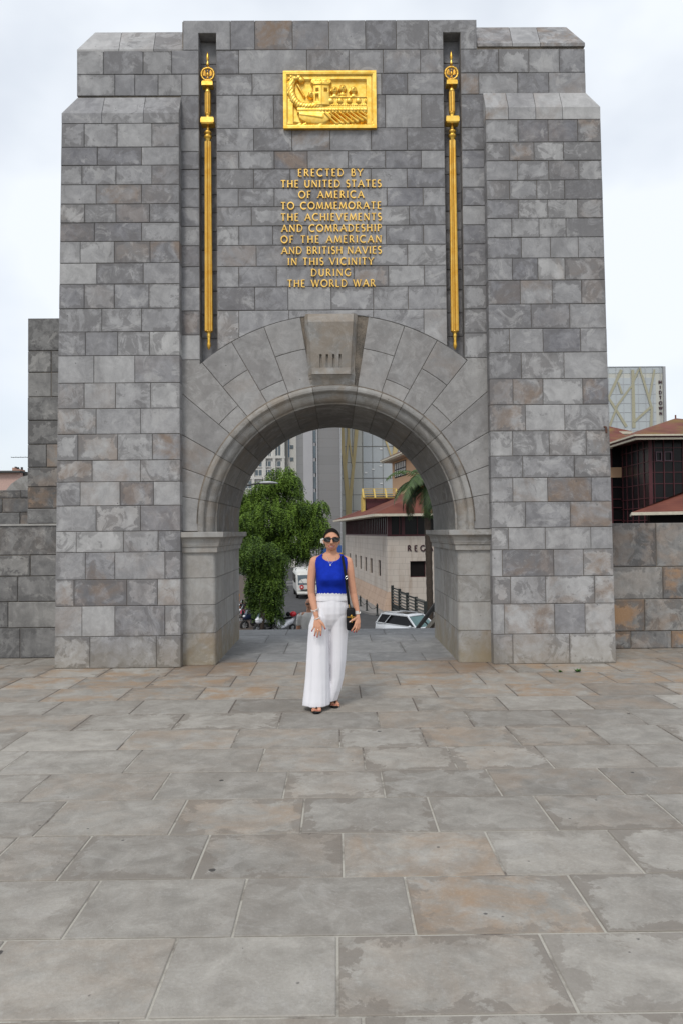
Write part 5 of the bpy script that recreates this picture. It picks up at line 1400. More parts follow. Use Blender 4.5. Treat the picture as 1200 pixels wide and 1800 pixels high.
# --- palm
Ypm = 46.; pt = at(748, 852, Ypm); pbx = at(755, 1060, Ypm).x
Pm = thing('palm_tree', 'date palm with arching fronds and a dark trunk in front of the corner building', 'palm tree', (pbx, Ypm, SZ))
mb = MB(); mb.sm = True; hh = pt.z-SZ; dx = pt.x-pbx
pts = []; rs = []
for k in range(30):
    s = k/29; pts.append((dx*s*s, 0, hh*s)); rs.append(.20+.02*(k % 2)+(.06 if k < 2 else 0))
mb.tube(pts, rs, 10); mb.ell((dx, 0, hh+.05), (.36, .36, .5), 10, 8); mb.build('trunk', M['bark'], Pm)
mb = MB()
for _ in range(40): c = Vector((dx+random.gauss(-.15, .18), -.25+random.gauss(0, .15), hh-.1+random.gauss(0, .2))); mb.tube([(dx, 0, hh), tuple(c)], .02, 4)
mb.build('fruit_stalks', plain('orange_fruit_stalks', (.35, .13, .03), .7), Pm)
mb = MB()
for i in range(34):
    az = i*2.39996; el = R(random.choice([70, 50, 35, 20, 5, -10, -25])+random.uniform(-8, 8)); ln = random.uniform(2.3, 3.1)
    dh = Vector((math.cos(az), math.sin(az), 0)); p = Vector((dx, 0, hh+.15)); ang = el; cb_ = random.uniform(.1, .9)
    if el < 0: cb_ *= .6
    ns = 20
    for s in range(ns):
        dir_ = dh*math.cos(ang)+Vector((0, 0, math.sin(ang))); p2 = p+dir_*(ln/ns); ang -= R(4.2+2.0*s/ns)
        mb.cur = (cb_*.5, 0, 0); side = dh.cross(Vector((0, 0, 1))).normalized(); mb.bar(p, p2, .03*(1-s/ns)+.008)
        if s > 1:
            ll = .55*math.sin(PI*min(1, (s+2)/(ns+2)))**.7+.1
            for sg in (-1, 1):
                for rr in (0,):
                    q = p.lerp(p2, rr); dr = (side*sg*.85+dir_*.65+Vector((0, 0, -.25+random.gauss(0, .08)))).normalized(); up = dir_.cross(dr).normalized(); w_ = dir_*.042
                    mb.cur = (min(1, max(0, cb_+random.gauss(0, .12))), 0, 0)
                    mb.add([q-w_, q+w_, q+dr*ll*.6+w_-Vector((0, 0, .04)), q+dr*ll-Vector((0, 0, .16)), q+dr*ll*.6-w_-Vector((0, 0, .04))], [(0, 1, 2, 3, 4)])
        p = p2
mb.build('fronds', M['palm'], Pm)

# ------------------------------------------------------------------ vehicles
def wheel(parent, x, y, r, w, z=None):
    mb = MB(); mb.sm = True; n = 20
    prof = [(r*.60, -w/2), (r*.92, -w/2), (r, -w*.35), (r, w*.35), (r*.92, w/2), (r*.60, w/2)]
    mb.loft([[Vector((x+q*math.cos(2*PI*k/n), y+h, (z or r)+q*math.sin(2*PI*k/n))) for k in range(n)] for q, h in prof], cap=False)
    t = mb.build('wheel', M['tyre'], parent)
    mb = MB(); mb.sm = False
    for k in range(7): a = 2*PI*k/7; mb.bar((x, y, (z or r)), (x+r*.6*math.cos(a), y, (z or r)+r*.6*math.sin(a)), .05, w*.8, up=(0, 1, 0))
    mb.tube([(x, y-w*.3, z or r), (x, y+w*.3, z or r)], r*.16, 8); mb.build('rim', M['galv'], t)
# suv: x forward, y left
cp = at(717, 1078, 40.5)
Cr = thing('parked_car', 'silver-white estate car seen over the edge of the landing on the street below', 'car', (cp.x+.1, 40.5, SZ), R(-50))
Cr.scale = (.9, .9, .9)
Lc, Wc = 4.5, 1.86
def sect(x, zs, hw_top, hw_mid, zt):              # closed ring of the lower body
    return [Vector((x, -Wc/2*hw_mid, .30)), Vector((x, -Wc/2*hw_mid, .62)), Vector((x, -Wc/2*hw_top, zt)), Vector((x, 0, zt+.02)), Vector((x, Wc/2*hw_top, zt)), Vector((x, Wc/2*hw_mid, .62)), Vector((x, Wc/2*hw_mid, .30)), Vector((x, 0, .25))]
mb = MB(); mb.sm = True
mb.loft([sect(-2.25, 0, .80, .86, .80), sect(-2.15, 0, .92, .97, 1.02), sect(-1.2, 0, .97, 1., 1.04), sect(.8, 0, .97, 1., 1.00), sect(1.7, 0, .90, .98, .92), sect(2.15, 0, .80, .92, .78), sect(2.28, 0, .70, .82, .62)])
body = mb.build('body', M['carpaint'], Cr)
# greenhouse: glass box with roof and pillars over it
def gh(x, z, hw): return [Vector((x, -hw, z)), Vector((x, hw, z))]
bot = [(-2.05, .88), (-1.0, .89), (.1, .89), (1.25, .86)]; topp = [(-1.72, .66), (-.95, .70), (.1, .70), (.42, .67)]; zb0, zt0 = 1.03, 1.60
mb = MB(); vs = [Vector((bot[0][0], -bot[0][1], zb0)), Vector((bot[3][0], -bot[3][1], zb0-.06)), Vector((bot[3][0], bot[3][1], zb0-.06)), Vector((bot[0][0], bot[0][1], zb0)), Vector((topp[0][0], -topp[0][1], zt0)), Vector((topp[3][0], -topp[3][1], zt0)), Vector((topp[3][0], topp[3][1], zt0)), Vector((topp[0][0], topp[0][1], zt0))]
mb.add(vs, [(0,1,5,4),(2,3,7,6),(3,0,4,7),(4,5,6,7)]); mb.build('window', M['darkglass'], Cr)
mb = MB(); mb.add([vs[1]+Vector((.012, .03, 0)), vs[2]+Vector((.012, -.03, 0)), vs[6]+Vector((.012, 0, 0)), vs[5]+Vector((.012, 0, 0))], [(0,1,2,3)]); mb.build('windscreen', plain('teal_windscreen', (.05, .12, .12), .08, 0, .2, 2, 0, .8), Cr)
mb = MB(); mb.sm = True
mb.loft([[Vector((x, -w, z)), Vector((x, -w*.8, z+.05)), Vector((x, 0, z+.075)), Vector((x, w*.8, z+.05)), Vector((x, w, z)), Vector((x, 0, z-.01))] for x, w, z in ((-1.86, .62, 1.56), (-1.6, .70, 1.605), (-.6, .73, 1.62), (.3, .72, 1.60), (.52, .66, 1.555))])
mb.sm = False
for s in (-1, 1):
    mb.bar((.47, s*.68, 1.58), (1.30, s*.87, .98), .09, .06); mb.bar((-1.80, s*.66, 1.58), (-2.08, s*.86, 1.03), .16, .07)
    mb.bar((-.86, s*.72, 1.60), (-1.30, s*.905, 1.03), .20, .03); mb.bar((-1.8, s*.70, 1.595), (.45, s*.70, 1.60), .06, .07); mb.bar((-2.1, s*.90, 1.05), (1.3, s*.88, .99), .05, .05)
mb.build('roof', M['carpaint'], Cr)
mb = MB(); mb.box(-.75, .15, -.42, .42, 1.688, 1.706); mb.build('sunroof', M['darkglass'], Cr)
for s in (-1, 1):
    mb = MB(); mb.bar((-1.5, s*.60, 1.70), (0, s*.60, 1.70), .04); mb.build('roof_rail', M['galv'], Cr)
    mb = MB(); mb.ell((2.16, s*.62, .70), (.14, .16, .09), 10, 6); mb.build('headlight', M['lamp'], Cr)
    mb = MB(); mb.ell((.95, s*1.02, 1.03), (.07, .12, .08), 8, 6); mb.build('mirror', M['carpaint'], Cr)
    for x in (-1.35, 1.35): wheel(Cr, x, s*.82, .34, .22)
# minibus facing the camera
bpz = gs(534, 1053)
Bs = thing('minibus', 'white minibus with a round red emblem coming up the street behind the woman', 'minibus', (bpz.x, bpz.y+3.3, SZ), R(-90+6))
# local x forward
mb = MB(); mb.sm = True
def bring(x, w, h, z0=.35):
    P = []
    for k in range(24):
        a = 2*PI*k/24; c, s = math.cos(a), math.sin(a); P.append(Vector((x, w*math.copysign(abs(c)**.35, c), z0+(h-z0)/2+(h-z0)/2*math.copysign(abs(s)**(.40 if s > 0 else .3), s))))
    return P
mb.loft([bring(-3.3, .85, 2.3), bring(-3.25, .98, 2.5), bring(-2.9, 1.02, 2.62), bring(2.5, 1.02, 2.64), bring(3.0, 1.0, 2.5), bring(3.22, .97, 2.1), bring(3.38, .95, 1.5, .36), bring(3.42, .92, 1.0, .38)])
mb.build('body', M['buspaint'], Bs)
for s in (-1, 1):
    for k in range(5):
        mb = MB(); x0 = 2.2-k*1.05; mb.box(x0-.95, x0, s*1.012 if s > 0 else -1.035, 1.035 if s > 0 else -1.012, 1.35, 2.12); mb.build('window', M['darkglass'], Bs)
    mb = MB(); mb.ell((3.36, s*.72, .86), (.08, .15, .10), 10, 6); mb.build('headlight', M['lamp'], Bs)
    mb = MB(); mb.box(3.1, 3.2, s*1.12-.07, s*1.12+.07, 1.5, 1.85); mb.bar((3.1, s*.98, 1.9), (3.15, s*1.12, 1.8), .03); mb.build('mirror', M['tyre'], Bs)
    for x in (-2.1, 2.2): wheel(Bs, x, s*.86, .36, .24)
mb = MB(); mb.add([Vector((3.42, -.86, 1.28)), Vector((3.42, .86, 1.28)), Vector((3.22, .88, 2.14)), Vector((3.22, -.88, 2.14)), Vector((3.3, -.86, 1.28)), Vector((3.3, .86, 1.28)), Vector((3.1, .88, 2.14)), Vector((3.1, -.88, 2.14))], [(0,1,2,3),(0,3,7,4),(1,5,6,2),(3,2,6,7),(0,4,5,1)])
ws = mb.build('windscreen', M['winglass'], Bs)
mb = MB(); mb.bar((3.46, -.3, 1.3), (3.36, -.7, 1.9), .02); mb.bar((3.46, .3, 1.3), (3.36, -.1, 1.9), .02); mb.build('wiper', M['tyre'], ws)
mb = MB(); mb.box(3.39, 3.46, -.62, .62, .74, .86); mb.build('grille', M['tyre'], Bs)
mb = MB(); mb.sm = True; mb.box(3.32, 3.52, -.93, .93, .42, .62); mb.build('bumper', M['buspaint'], Bs)
mb = MB(); mb.box(3.5, 3.53, -.26, .26, .46, .57); mb.build('number_plate', M['cream'], Bs)
mb = MB(); mb.tube([(3.36, -.52, 1.08), (3.455, -.52, 1.08)], .19, 20); em = mb.build('emblem', M['redpaint'], Bs)
mb = MB(); mb.tube([(3.456, -.52, 1.08), (3.462, -.52, 1.08)], .08, 14); mb.build('emblem_centre', M['cream'], em)
# motorbikes and scooters
def motorbike(label, p, rz, accent, scooter=False, grp='motorbikes and scooters parked along the kerb'):
    t = thing('motorbike' if not scooter else 'scooter', label, 'motorbike' if not scooter else 'scooter', p, rz, grp)
    r = .30 if not scooter else .22
    wheel(t, -.68, 0, r, .13); wheel(t, .68, 0, r, .11)
    mb = MB(); mb.sm = True
    if not scooter:
        mb.loft([[Vector((x, w*math.cos(a), z+h*math.sin(a))) for a in [2*PI*k/10 for k in range(10)]] for x, w, h, z in ((-.45, .06, .08, .72), (-.2, .11, .14, .66), (.05, .17, .19, .78), (.35, .17, .20, .82), (.58, .14, .22, .82), (.75, .07, .12, .80))])
        mb.build('fairing', accent, t)
        mb = MB(); mb.sm = True; mb.ell((0, 0, .42), (.30, .16, .22), 10, 8); mb.tube([(.1, .16, .3), (-.4, .18, .32), (-.75, .20, .48)], .05, 8); mb.build('engine', M['steel'], t)
    else:
        mb.loft([[Vector((x, w*math.cos(a), z+h*math.sin(a))) for a in [2*PI*k/10 for k in range(10)]] for x, w, h, z in ((-.85, .05, .06, .72), (-.6, .17, .18, .60), (-.2, .17, .22, .50), (.05, .14, .10, .32), (.35, .15, .09, .30), (.48, .20, .30, .55), (.60, .14, .22, .62))])
        mb.build('fairing', accent, t)
    mb = MB(); mb.sm = True; mb.ell((-.35, 0, .82), (.38, .13, .07), 10, 6); mb.build('seat', M['black'], t)
    mb = MB(); mb.tube([(.68, .07, r), (.52, .06, .95)], .025, 6); mb.tube([(.68, -.07, r), (.52, -.06, .95)], .025, 6); mb.tube([(.40, .36, 1.02), (.50, .15, 1.0), (.50, -.15, 1.0), (.40, -.36, 1.02)], .018, 6); mb.build('handlebar', M['steel'], t)
    mb = MB(); mb.sm = True; mb.ell((.70, 0, .86), (.08, .11, .08), 10, 6); mb.build('headlight', M['lamp'], t)
    for s in (-1, 1): mb = MB(); mb.tube([(.45, s*.28, 1.02), (.47, s*.34, 1.18)], .008, 5); mb.ell((.47, s*.36, 1.2), (.02, .07, .05), 8, 6); mb.build('mirror', M['steel'], t)
    mb = MB(); mb.add([Vector((.62, -.14, .95)), Vector((.62, .14, .95)), Vector((.50, .10, 1.22)), Vector((.50, -.10, 1.22))]+[Vector((.60, -.14, .95)), Vector((.60, .14, .95)), Vector((.48, .10, 1.22)), Vector((.48, -.10, 1.22))], [(0,1,2,3),(7,6,5,4),(0,4,5,1),(3,2,6,7)]); mb.build('windshield', M['winglass'], t)
    return t
def bk(px, py, Y): p = at(px, py, Y); return Vector((p.x, Y, SZ))
motorbike('white and red motorbike parked nearest, at the left end of the kerb row', bk(466, 1085, 44.2), R(232), M['whitepaint'])
t = motorbike('white scooter with a red and black top box, right of the white and red motorbike', bk(499, 1088, 44.6), R(225), M['whitepaint'], True)
mb = MB(); mb.sm = True; mb.ell((-.75, 0, 1.02), (.22, .22, .17), 12, 8); mb.build('top_box', M['redpaint'], t)
mb = MB(); mb.sm = True; mb.ell((-.35, 0, 1.05), (.13, .13, .15), 10, 8); mb.build('helmet', M['black'], t)
motorbike('dark blue motorbike under the tree just behind the white and red one', bk(447, 1065, 46), R(215), plain('dark_blue_plastic', (.02, .03, .07), .3))
motorbike('black scooter parked second from the far end of the row', bk(441, 1050, 49.5), R(195), M['black'], True)
motorbike('black motorbike parked at the far end of the row', bk(438, 1038, 53), R(195), M['black'])
# awning and sign seen behind her neck
mb = MB(); p = at(571, 972, 84); Sg = thing('street_sign', 'small blue sign glimpsed left of the neck of the woman in blue', 'sign', (p.x, 84, SZ))
mb.box(-.35, .35, -.03, .03, p.z-SZ-.4, p.z-SZ+.5); mb.build('panel', plain('blue_sign_paint', (.03, .10, .32), .5), Sg); mb = MB(); mb.tube([(0, .05, 0), (0, .05, p.z-SZ+.4)], .04, 6); mb.build('post', M['galv'], Sg)
p = at(596, 966, 80); Sg = thing('shop_banner', 'blue and yellow banner glimpsed right of the neck of the woman in blue', 'banner', (p.x, 80, SZ))
mb = MB(); mb.box(-.35, .25, -.03, .03, p.z-SZ-.35, p.z-SZ+.45); mb.build('panel', plain('blue_banner_cloth', (.03, .10, .35), .6), Sg); mb = MB(); mb.box(-.35, .35, -.05, .05, p.z-SZ-.75, p.z-SZ-.352); mb.build('yellow_base', plain('yellow_banner_cloth', (.6, .36, .03), .6), Sg)
mb = MB(); mb.tube([(0, .07, 0), (0, .07, p.z-SZ)], .04, 6); mb.build('post', M['galv'], Sg)

#==PEOPLE==
# ------------------------------------------------------------------ people
def caps(mb, a, b, ra, rb, n=12):
    a = Vector(a); b = Vector(b); d = (b-a); L_ = max(d.length, 1e-5); d = d/L_; u = d.orthogonal().normalized(); w = d.cross(u)
    rings = []
    def ring(c, r): rings.append([c+(u*math.cos(2*PI*k/n)+w*math.sin(2*PI*k/n))*max(r, 1e-4) for k in range(n)])
    for t in (88, 60, 30): ring(a-d*ra*math.sin(R(t)), ra*math.cos(R(t)))
    ring(a, ra); ring(b, rb)
    for t in (30, 60, 88): ring(b+d*rb*math.sin(R(t)), rb*math.cos(R(t)))
    mb.loft(rings)
def chain_(mb, pts, rs):
    for i in range(len(pts)-1): caps(mb, pts[i], pts[i+1], rs[i], rs[i+1])
def melt(mb, name, mat, parent, voxel, it=3, fac=.5):
    """fuse overlapping pieces into one continuous skin"""
    o = mb.build(name, mat, None)
    m = o.modifiers.new('fuse', 'REMESH'); m.mode = 'VOXEL'; m.voxel_size = voxel; m.use_smooth_shade = True
    s = o.modifiers.new('soften', 'SMOOTH'); s.iterations = it; s.factor = fac
    dg = bpy.context.evaluated_depsgraph_get(); dg.update()
    me = bpy.data.meshes.new_from_object(o.evaluated_get(dg)); o.modifiers.clear(); o.data = me
    for p in me.polygons: p.use_smooth = True
    if not me.materials: me.materials.append(mat)
    return fixp(o, parent)
def fixp(o, parent):
    o.parent = parent; l = parent.location; o.matrix_parent_inverse = Matrix.Translation((-l.x, -l.y, -l.z)); return o
def supell(cx, cy, z, a, bf, bb, n=40, e=2.4, f=None):
    P = []
    for k in range(n):
        t = 2*PI*k/n; s, c = math.sin(t), -math.cos(t)          # k = 0 faces the camera
        x = a*math.copysign(abs(s)**(2/e), s); b = bf if c < 0 else bb; y = b*math.copysign(abs(c)**(2/e), c)
        m_ = f(t) if f else 1
        P.append(Vector((cx+x*m_, cy+y*m_, z)))
    return P
YWm = 6.72
def p(px, py, dy=0.): return at(px, py, YWm+dy)
base = Vector((p(572, 1240).x, YWm, 0))
Wn = thing('person', 'smiling woman in blue sleeveless top and wide white trousers standing before the arch', 'person', base)
def zy(y): return p(583, y).z
CX_ = p(582.5, 1010).x
TT = [(1095,.165,.10,.12),(1085,.170,.105,.125),(1072,.165,.105,.12),(1058,.145,.100,.10),(1047,.130,.100,.088),(1038,.126,.100,.085),(1031,.127,.104,.088),(1025,.129,.122,.093),(1018,.130,.138,.10),(1010,.131,.132,.104),
      (1002,.136,.112,.106),(994,.146,.090,.105),(988,.150,.076,.100),(982,.140,.062,.088),(977,.112,.052,.074),(973,.075,.046,.060)]
def sec(z):
    zs = [zy(r[0]) for r in TT]
    if z <= zs[0]: return TT[0][1:]
    for i in range(len(TT)-1):
        if zs[i] <= z <= zs[i+1]:
            t = (z-zs[i])/(zs[i+1]-zs[i]); return tuple(TT[i][k]+(TT[i+1][k]-TT[i][k])*t for k in (1, 2, 3))
    return TT[-1][1:]
YT = YWm+.01
mb = MB()
mb.loft([supell(CX_, YT, zy(r[0]), r[1]-(.004 if r[0] < 1050 else .03), r[2]-(.005 if r[0] < 1050 else .03), r[3]-(.005 if r[0] < 1050 else .03)) for r in TT[2:]])
chain_(mb, [p(583, 964, .015), p(583, 974, .02), p(583, 983, .02)], [.048, .050, .062])
caps(mb, p(570, 979, .03), p(583, 972, .03), .030, .036); caps(mb, p(596, 979, .03), p(583, 972, .03), .030, .036)
caps(mb, p(553, 986.5, .015), p(568, 981, .02), .044, .036); caps(mb, p(611, 987, .015), p(598, 981, .02), .043, .036)
chain_(mb, [p(552.5, 988, .01), p(549.5, 1001, 0), p(547.3, 1023, -.01), p(547.6, 1044, -.02), p(550.5, 1060, -.05), p(556, 1082, -.10)], [.043, .042, .039, .034, .032, .022])
chain_(mb, [p(611.5, 988, .01), p(614.5, 1001, 0), p(617, 1023, 0), p(620.5, 1044, 0), p(624, 1060, -.02), p(628, 1078, -.04)], [.042, .039, .036, .033, .030, .021])
# head
hc = p(583, 949.5)
mb.ell(hc+Vector((0, .006, .010)), (.0695, .088, .092), 20, 14); mb.ell(p(583, 957, -.018), (.060, .066, .058), 16, 12); mb.ell(p(583, 962.5, -.048), (.030, .034, .026), 12, 8)
for s in (-1, 1):
    mb.ell(p(583+s*7.5, 954.5, -.058), (.022, .020, .020), 10, 8)                        # cheeks
    mb.ell(p(583+s*13.8, 951.5, .012), (.008, .016, .026), 8, 6)                         # ears
    mb.ell(p(583+s*6.2, 943.2, -.078), (.022, .012, .008), 8, 6)                         # brow
chain_(mb, [p(583, 946, -.084), p(583, 954.2, -.103)], [.009, .012]); mb.ell(p(580.8, 955, -.092), .009, 8, 6); mb.ell(p(585.2, 955, -.092), .009, 8, 6)
# her right hand, spread on the thigh
wr = p(556.3, 1084.5, -.105)
kn = [p(552.8, 1100, -.140), p(556.2, 1102.5, -.146), p(560, 1103, -.146), p(563.8, 1101.5, -.140)]
for q in kn: caps(mb, wr, q, .0175, .0115)
caps(mb, kn[0], kn[3], .011, .011); caps(mb, wr.lerp(kn[0], .5), wr.lerp(kn[3], .5), .014, .014)
for a_, m_, t_, r_ in ((kn[0], p(550.6, 1104.8, -.150), p(548.6, 1108.6, -.148), .0075), (kn[1], p(554.6, 1110, -.158), p(553.2, 1116.4, -.154), .0082), (kn[2], p(559, 1112, -.160), p(557.8, 1119.0, -.155), .0085), (kn[3], p(564.2, 1109.5, -.156), p(563.6, 1116, -.152), .0082)):
    chain_(mb, [a_, m_, t_], [r_+.001, r_, r_-.0012])
chain_(mb, [p(561, 1091, -.125), p(567, 1096.5, -.145), p(569.6, 1101, -.15), p(571.4, 1104.8, -.148)], [.014, .0115, .0095, .0082])
nails = [(548.3, 1109.3, -.156), (552.9, 1117.2, -.162), (557.6, 1119.9, -.163), (563.5, 1116.8, -.160), (571.7, 1105.4, -.156)]
# her left hand, curled round the bag
w2 = p(628.2, 1081, -.05)
k2 = [p(624.8, 1096, -.125), p(627.2, 1097.5, -.118), p(629.6, 1096.5, -.100), p(631.2, 1094, -.082)]
for q in k2: caps(mb, w2, q, .0175, .012)
caps(mb, k2[0], k2[3], .012, .011)
for a_, m_, t_, r_ in ((k2[0], p(621.8, 1103, -.142), p(617.8, 1108.4, -.138), .0085), (k2[1], p(625.6, 1105.2, -.135), p(621.9, 1110.2, -.132), .0085), (k2[2], p(629, 1105, -.115), p(626, 1110.2, -.112), .0082), (k2[3], p(631.4, 1102, -.095), p(630, 1107.2, -.092), .0075)):
    chain_(mb, [a_, m_, t_], [r_+.001, r_, r_-.001])
chain_(mb, [p(626, 1086.5, -.085), p(621.5, 1089, -.130), p(618, 1091, -.142), p(614.4, 1093.4, -.140)], [.0145, .0115, .0095, .008])
# feet and ankles
fl_ = [(556.8, 6.73, .045, .030), (556.6, 6.62, .040, .034), (556.0, 6.565, .030, .038)]
def foot(x0, yh, x1, yt, wid=.042):
    a = Vector((x0, yh, .045)); b = Vector((x1, yt, .030)); m_ = a.lerp(b, .55); sd_ = Vector((b.y-a.y, a.x-b.x, 0)).normalized()
    caps(mb, a+Vector((0, .02, .12)), a+Vector((0, 0, .02)), .032, .032); caps(mb, a, m_+Vector((0, 0, .012)), .030, .031)
    for s in (-1, 1): caps(mb, a+Vector((0, 0, -.01)), b-(b-a)*.15+sd_*s*.022-Vector((0, 0, .004)), .024, .021)
    d = (b-a).normalized(); tips = []
    for k in range(5):
        o_ = (k-2)*.0165; c = b+sd_*o_-Vector((0, 0, .008))-d*(abs(k-1)*.006); r_ = (.0125 if k == BIG else .009); tip = c+d*(.022 if k == BIG else .014)
        caps(mb, c-d*.02, tip, r_+.001, r_*.85); tips.append(tip+Vector((0, 0, r_*.6)))
    return a, b, sd_, d, tips
BIG = 4; xF = lambda q, Y: AX(q, 1250, Y)
L_f = foot(xF(558.5, 6.74), 6.74, xF(556.3, 6.575), 6.575); BIG = 0; R_f = foot(xF(585.5, 6.95), 6.95, xF(588.5, 6.775), 6.775)
melt(mb, 'body', M['skin'], Wn, .0042, 3, .5)
# nails
mb = MB()
for q in nails: mb.ell(p(*q), (.0058, .0035, .0080), 8, 6)
for q in ((617.2, 1109.4, -.144), (621.4, 1111, -.138), (625.7, 1111, -.119)): mb.ell(p(*q), (.0052, .004, .007), 8, 6)
for tps in (L_f[4], R_f[4]):
    for q in tps: mb.ell(q, (.0062, .007, .0035), 8, 6)
fixp(mb.build('nails', M['red'], None, True), Wn)
# sandals
for (a, b, sd_, d, tips), nm in ((L_f, 0), (R_f, 1)):
    mb = MB(); mb.sm = True; rings = []
    for zz_, k_ in ((0.0, 1.0), (.004, 1.03), (.016, 1.03), (.019, 1.0)):
        ring = []
        for q in range(24):
            t = 2*PI*q/24; l_ = math.cos(t); w_ = math.sin(t)
            c = a.lerp(b, .5); hl = (b-a).length/2+.042; ww = .040+.010*(l_ if l_ > 0 else 0)-.004*(l_ < 0)
            v = c + d*l_*hl*k_ + sd_*w_*ww*k_; ring.append(Vector((v.x, v.y, zz_)))
        rings.append(ring)
    mb.loft(rings); so_ = fixp(mb.build('sandal', M['black'], None), Wn)
    mb = MB(); mb.sm = True; top = a.lerp(b, .48)+Vector((0, 0, .050)); toe = b+d*.004+Vector((0, 0, .012))
    mid = a.lerp(b, .78)+Vector((0, 0, .042))
    mb.tube([toe, mid, top], .0055, 6)
    for s in (-1, 1): mb.tube([top, a.lerp(b, .40)+sd_*s*.030+Vector((0, 0, .02)), a.lerp(b, .32)+sd_*s*.036-Vector((0, 0, .03))], .0055, 6); mb.tube([mid, a.lerp(b, .55)+sd_*s*.038-Vector((0, 0, .015))], .005, 6)
    o = mb.build('strap', M['black'], None); fixp(o, Wn)
    o.parent = so_; o.matrix_parent_inverse = Matrix.Identity(4)
# tank top
tops = [(0,986.8),(12,985.8),(24,982.5),(34,979),(44,975.6),(52,974.0),(60,973.6),(67,975.5),(73,981),(79,990),(86,997.5),(95,999),(103,994),(110,984),(118,976),(126,973.5),(136,974.5),(150,978),(165,981),(180,982)]
def ztop(t):
    t = abs(((t+180) % 360)-180)
    for (a, za), (b, zb) in zip(tops, tops[1:]):
        if a <= t <= b: return za+(zb-za)*(t-a)/(b-a)
    return tops[-1][1]
mb = MB(); mb.sm = True; n = 96; nr = 26; rings = []
for j in range(nr+1):
    ring = []
    for k in range(n):
        t = 360*k/n; z0, z1 = zy(1046.5), zy(ztop(t)); z = z0+(z1-z0)*j/nr
        a, bf, bb = sec(z); th_ = R(t); s, c = math.sin(th_), -math.cos(th_)
        w_ = .0045+(.002 if j in (nr-1, nr) else 0)+.0012*math.sin(z*60+s*3)*(1 if z < zy(1025) else 0)
        x = (a+w_)*math.copysign(abs(s)**(2/2.4), s); b = (bf if c < 0 else bb)+w_
        y = b*math.copysign(abs(c)**(2/2.4), c)
        if c < 0 and z > zy(1030) and z < zy(1004):                                       # shape of the bust
            u_ = abs(x)/.065; y -= .020*math.exp(-((u_-1)**2)*2.5)*math.exp(-((z-zy(1017))/.04)**2)
        ring.append(Vector((CX_+x, YT+y, z)))
    rings.append(ring)
mb.loft(rings, cap=False); tk = fixp(mb.build('tank_top', M['blue'], None), Wn)
sm_ = tk.modifiers.new('thickness', 'SOLIDIFY'); sm_.thickness = .003; sm_.offset = 1
# trousers
def xr(px, py, dy): return p(px, py, dy).x
mb = MB()
def legs(rows):
    rings = []
    for i, (y, xl, xrr, cy, bf, bb, amp, ph) in enumerate(rows):
        x0, x1 = xr(xl, y, cy), xr(xrr, y, cy); z = p(575, y, cy).z
        f = lambda t, amp=amp, ph=ph: 1+amp*(.7*math.sin(4*t+ph)+.38*math.sin(7*t+ph*2.3)+.16*math.sin(15*t+ph))
        rings.append(supell((x0+x1)/2, YT+cy, z, (x1-x0)/2, bf, bb, 72, 2.2, f))
    mb.loft(rings)
legs([(1048, 557, 609, 0, .105, .095, .01, 1), (1056, 554.5, 611, 0, .110, .108, .018, 1), (1066, 551.5, 612.5, 0, .112, .12, .015, 1.1), (1078, 549.5, 612, 0, .108, .13, .010, 1.2), (1088, 552, 609, 0, .094, .12, .004, 1.2), (1098, 560, 601, 0, .068, .09, .0, 1.2), (1106, 568, 592, 0, .035, .05, .0, 1.2)])
legs([(1058, 560, 578, 0, .05, .05, 0, 1), (1068, 554, 581, 0, .095, .10, .005, 1), (1085, 547.5, 580, 0, .112, .12, .02, 1), (1100, 542.8, 577.6, 0, .112, .12, .028, 1), (1130, 540.5, 578, 0, .11, .12, .04, 1.1), (1160, 538.8, 578, -.005, .112, .12, .05, 1.2), (1190, 537, 578, -.01, .115, .12, .055, 1.3), (1215, 534.5, 578.3, -.015, .12, .12, .06, 1.35), (1232, 532.5, 578.5, -.02, .125, .12, .065, 1.4), (1239, 532, 578.5, -.02, .126, .12, .068, 1.4)])
legs([(1058, 588, 605, .01, .05, .05, 0, 2), (1068, 582, 610.5, .01, .095, .10, .005, 2), (1085, 578, 613, .02, .105, .12, .02, 2), (1100, 578.6, 611.8, .03, .10, .12, .028, 2), (1130, 579.0, 609.5, .045, .10, .12, .04, 2.1), (1160, 579, 607.5, .06, .10, .12, .045, 2.2), (1190, 578, 604, .08, .10, .12, .05, 2.3), (1212, 575, 598.5, .095, .105, .12, .055, 2.4), (1230, 566, 592.5, .11, .11, .12, .06, 2.4)])
melt(mb, 'trousers', M['white'], Wn, .0055, 1, .5)
mb = MB(); mb.sm = True; rings = []
for j, (y, o_, fr) in enumerate(((1042.5, .016, .5), (1044.5, .013, .35), (1046, .009, .1), (1048.5, .012, .12), (1051, .011, .15), (1053, .012, .2), (1055.5, .008, .1))):
    z = zy(y); a, bf, bb = sec(z); rng = random.Random(5)
    f = lambda t, fr=fr: 1+.025*fr*(math.sin(37*t)+.7*math.sin(23*t+1))
    P = supell(CX_, YT, z, a+o_*.6+.005, bf+o_*.6+.005, bb+o_*.6+.005, 160, 2.4, f)
    if j == 0:
        for k, v in enumerate(P): v.z += .004*math.sin(31*2*PI*k/160)+.006*math.sin(2*PI*k/160*2+2)
    rings.append(P)
mb.loft(rings, cap=False); wb_ = fixp(mb.build('waistband', M['white'], None), Wn)
